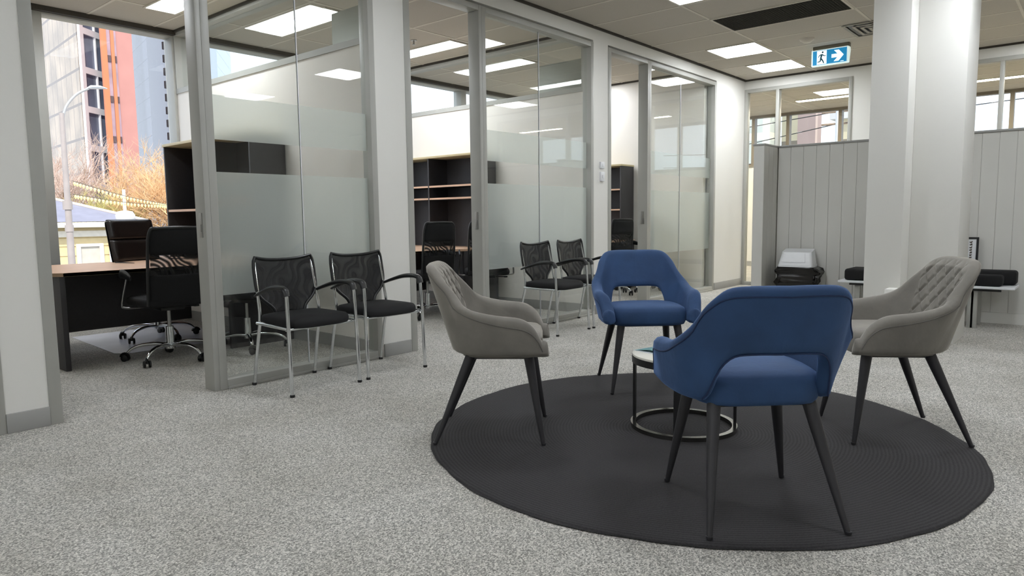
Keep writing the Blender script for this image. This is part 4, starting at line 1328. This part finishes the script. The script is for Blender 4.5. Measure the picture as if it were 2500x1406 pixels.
# street lamp and poles
def streetlamp():
    t = thing('street_lamp', 'pale street lamp on a tall pole with a curved arm', 'street lamp', (-18, 5.62, GZ))
    bm = bmesh.new(); tube(bm, [(0, 0, 0), (0, 0, 4.0), (0, .02, 7.1)], [.10, .075, .05], 12)
    tube(bm, [(0, .0, 4.95), (0, 0, 5.15)], .10, 12); tube(bm, [(0, .0, 4.45), (0, 0, 4.6)], .09, 12)
    fin(bm, 'pole', pm('galvanised_pole', (170, 160, 156), .5, var=.1, scale=3), t)
    bm = bmesh.new(); tube(bm, spline([(0, .02, 6.9), (0, .12, 7.25), (0, .35, 7.55), (0, .62, 7.72)], 6), .028, 8); fin(bm, 'arm', pm('arm_grey', (170, 170, 170), .5), t)
    bm = bmesh.new(); tube(bm, [(0, .58, 7.72), (0, .66, 7.75), (0, .85, 7.77), (0, 1.0, 7.76)], [.03, .085, .08, .02], 10, flat=(1.2, .5)); fin(bm, 'lamp_head', WHITEP, t)
streetlamp()
t = thing('pendant_lantern', 'white ribbed street lantern on a short post below the festoon lights', 'street lamp', (-22, 8.35, GZ))
bm = bmesh.new(); tube(bm, [(0, 0, 0), (0, 0, 4.62)], .05, 8); tube(bm, [(0, 0, 4.95), (0, 0, 5.6)], .045, 8); fin(bm, 'post', WHITEP, t)
bm = bmesh.new(); lathe(bm, [(0, 4.6), (.16, 4.62), (.25, 4.74), (.26, 4.85), (.20, 4.96), (0, 5.0)], 16); fin(bm, 'globe', WHITEP, t)
BULB = emit('festoon_bulb', (255, 232, 160), .35)
def festoon(pts, label):
    t = thing('festoon_lights', label, 'string lights', (0, 0, 0), 0, 'festoon strings from the street lamp')
    bm = bmesh.new(); P_ = spline(pts, 15); tube(bm, P_, .007, 5); fin(bm, 'cable', BLKPL, t)
    bm = bmesh.new()
    for p in P_[1:]:
        tube(bm, [p+Vector((0, 0, -.01)), p+Vector((0, 0, -.05)), p+Vector((0, 0, -.10))], [.015, .032, .01], 6)
    o = fin(bm, 'bulbs', BULB, t); o['kind'] = 'stuff'
festoon([(-18, 5.75, 2.0), (-20, 7.6, 1.75), (-22.5, 9.75, 1.60)], 'upper festoon string of small bulbs crossing the trees')
festoon([(-18, 5.75, 1.70), (-20, 7.6, 1.58), (-22.5, 9.8, 1.56)], 'lower festoon string of small bulbs crossing the trees')

# bare winter trees
BARK = pm('pale_bark', (164, 142, 122), .9, var=.2, scale=3)
TW = {'tan': pm('tan_twigs', (226, 190, 146), .9, var=.3, scale=2), 'mauve': pm('mauve_twigs', (204, 180, 166), .9, var=.25, scale=2), 'olive': pm('olive_leaves', (190, 180, 116), .9, var=.3, scale=2)}
def tree(x, y, h, spread, kind, label, seed, dens=1.0):
    rg = random.Random(seed)
    t = thing('bare_tree', label, 'tree', (x, y, GZ), 0, 'bare street trees outside the office window')
    b1, b2 = bmesh.new(), bmesh.new()
    def grow(p, d, ln, r, lev):
        pts = [p]; q = p.copy(); dd = d.copy()
        for k in range(3):
            dd = (dd+Vector((rg.uniform(-.2, .2), rg.uniform(-.2, .2), rg.uniform(-.05, .16)))).normalized()
            q = q+dd*ln/3; pts.append(q.copy())
        big = lev < 3
        tube(b1 if big else b2, pts, [r, r*.85, r*.7, r*.5], 6 if big else 3, cap=False)
        if lev >= 6: return
        nb = (4, 4, 4, 4, 3, 3)[lev]
        if lev > 3 and dens < 1: nb = max(2, int(nb*dens))
        for i in range(nb):
            s = rg.uniform(.35, 1.0)
            base = pts[min(3, int(s*3))]
            side = Vector((rg.uniform(-1, 1), rg.uniform(-1, 1), rg.uniform(-.15, .7))).normalized()
            nd = (dd*.62+side*spread).normalized()
            grow(base, nd, ln*rg.uniform(.58, .80), r*.55, lev+1)
    tr_h = h*.28
    tube(b1, [(0, 0, 0), (0, .05, tr_h*.5), (0, 0, tr_h)], [.22, .17, .14], 8)
    for i in range(4):
        a = i*PI/2+rg.uniform(0, .8)
        grow(Vector((0, 0, tr_h*(.8+.06*i))), Vector((math.cos(a)*.6, math.sin(a)*.6, 1)).normalized(), h*.27, .10, 1)
    fin(b1, 'trunk', BARK, t)
    o = fin(b2, 'twigs', TW[kind], t, smooth=False); o['kind'] = 'stuff'
tree(-40, 12.6, 13.2, .72, 'mauve', 'tall bare mauve twigged tree behind the street lamp', 1)
tree(-37, 15.2, 11.6, .80, 'tan', 'bare orange brown tree in the middle of the window view', 2)
tree(-34.5, 16.4, 10.2, .85, 'tan', 'bare golden twigged tree next to the shelving edge of the window view', 5)
tree(-47, 21.5, 12.5, .8, 'tan', 'bare tan tree farther off in front of the blue tower', 9, .8)
tree(-36.5, 12.6, 8.6, .85, 'olive', 'lower olive tinged tree behind the house roof', 12)

# buildings beyond the far windows
FAC = gridmat('cream_facade_windows', (232, 224, 196), (150, 142, 130), 1.8, 1.5, .16, .6, var=.10)
PALE = gridmat('pale_facade_windows', (200, 206, 200), (236, 232, 218), 1.5, 1.3, .22, .5, var=.2)
BRK = gridmat('mauve_brick_facade', (170, 150, 146), (196, 176, 168), 2.4, 1.8, .10, .8, var=.1)
def block(x0, x1, y0, y1, h, mat, label):
    t = thing('street_building', label, 'building', ((x0+x1)/2, (y0+y1)/2, GZ), 0, 'buildings beyond the far room windows')
    hx, hy = (x1-x0)/2, (y1-y0)/2
    bm = bmesh.new(); box(bm, -hx, hx, -hy, hy, 0, h); fin(bm, 'facade', mat, t, smooth=False)
    bm = bmesh.new(); box(bm, -hx-.3, hx+.3, -hy-.3, hy+.3, h, h+.4); fin(bm, 'parapet', WHF, t, smooth=False)
block(-12.9, -11.1, 30, 31.2, 13, PALE, 'pale green grey block at the left of the far windows')
block(-10.95, -10.15, 31, 32, 12, FAC, 'narrow cream block with small windows behind the far glass')
block(-9.95, -9.25, 30, 30.8, 11, BRK, 'mauve brick block in the middle of the far windows')
block(-8.9, -7.6, 32, 33, 8.6, FAC, 'sunny cream house front behind the crossed power wires')
block(-6.9, -6.2, 26, 27, 14, PALE, 'grey block at the right of the left far window')
def wirepole():
    t = thing('power_pole', 'power pole with cross arms and wires beyond the far glass', 'utility pole', (-6.15, 22, GZ))
    bm = bmesh.new(); tube(bm, [(0, 0, 0), (0, 0, 9.0)], .07, 8); fin(bm, 'pole', WHITEP, t)
    bm = bmesh.new()
    for z in (6.3, 7.25, 7.6): tube(bm, [(-.45, 0, z), (.45, 0, z)], .035, 6)
    fin(bm, 'cross_arm', BARK, t)
    bm = bmesh.new()
    for z, z2 in ((7.6, 7.35), (7.25, 6.6), (6.3, 6.32), (5.9, 6.0)):
        tube(bm, [(0, 0, z), (-3, .4, (z+z2)/2-.05), (-9, 1, z2)], .014, 5)
        tube(bm, [(0, 0, z), (9, -1, z+.3)], .012, 5)
    fin(bm, 'wires', BLKPL, t)
wirepole()
tree(-2.5, 25, 8.4, .7, 'mauve', 'thin bare tree seen through the glass right of the column', 21, .8)
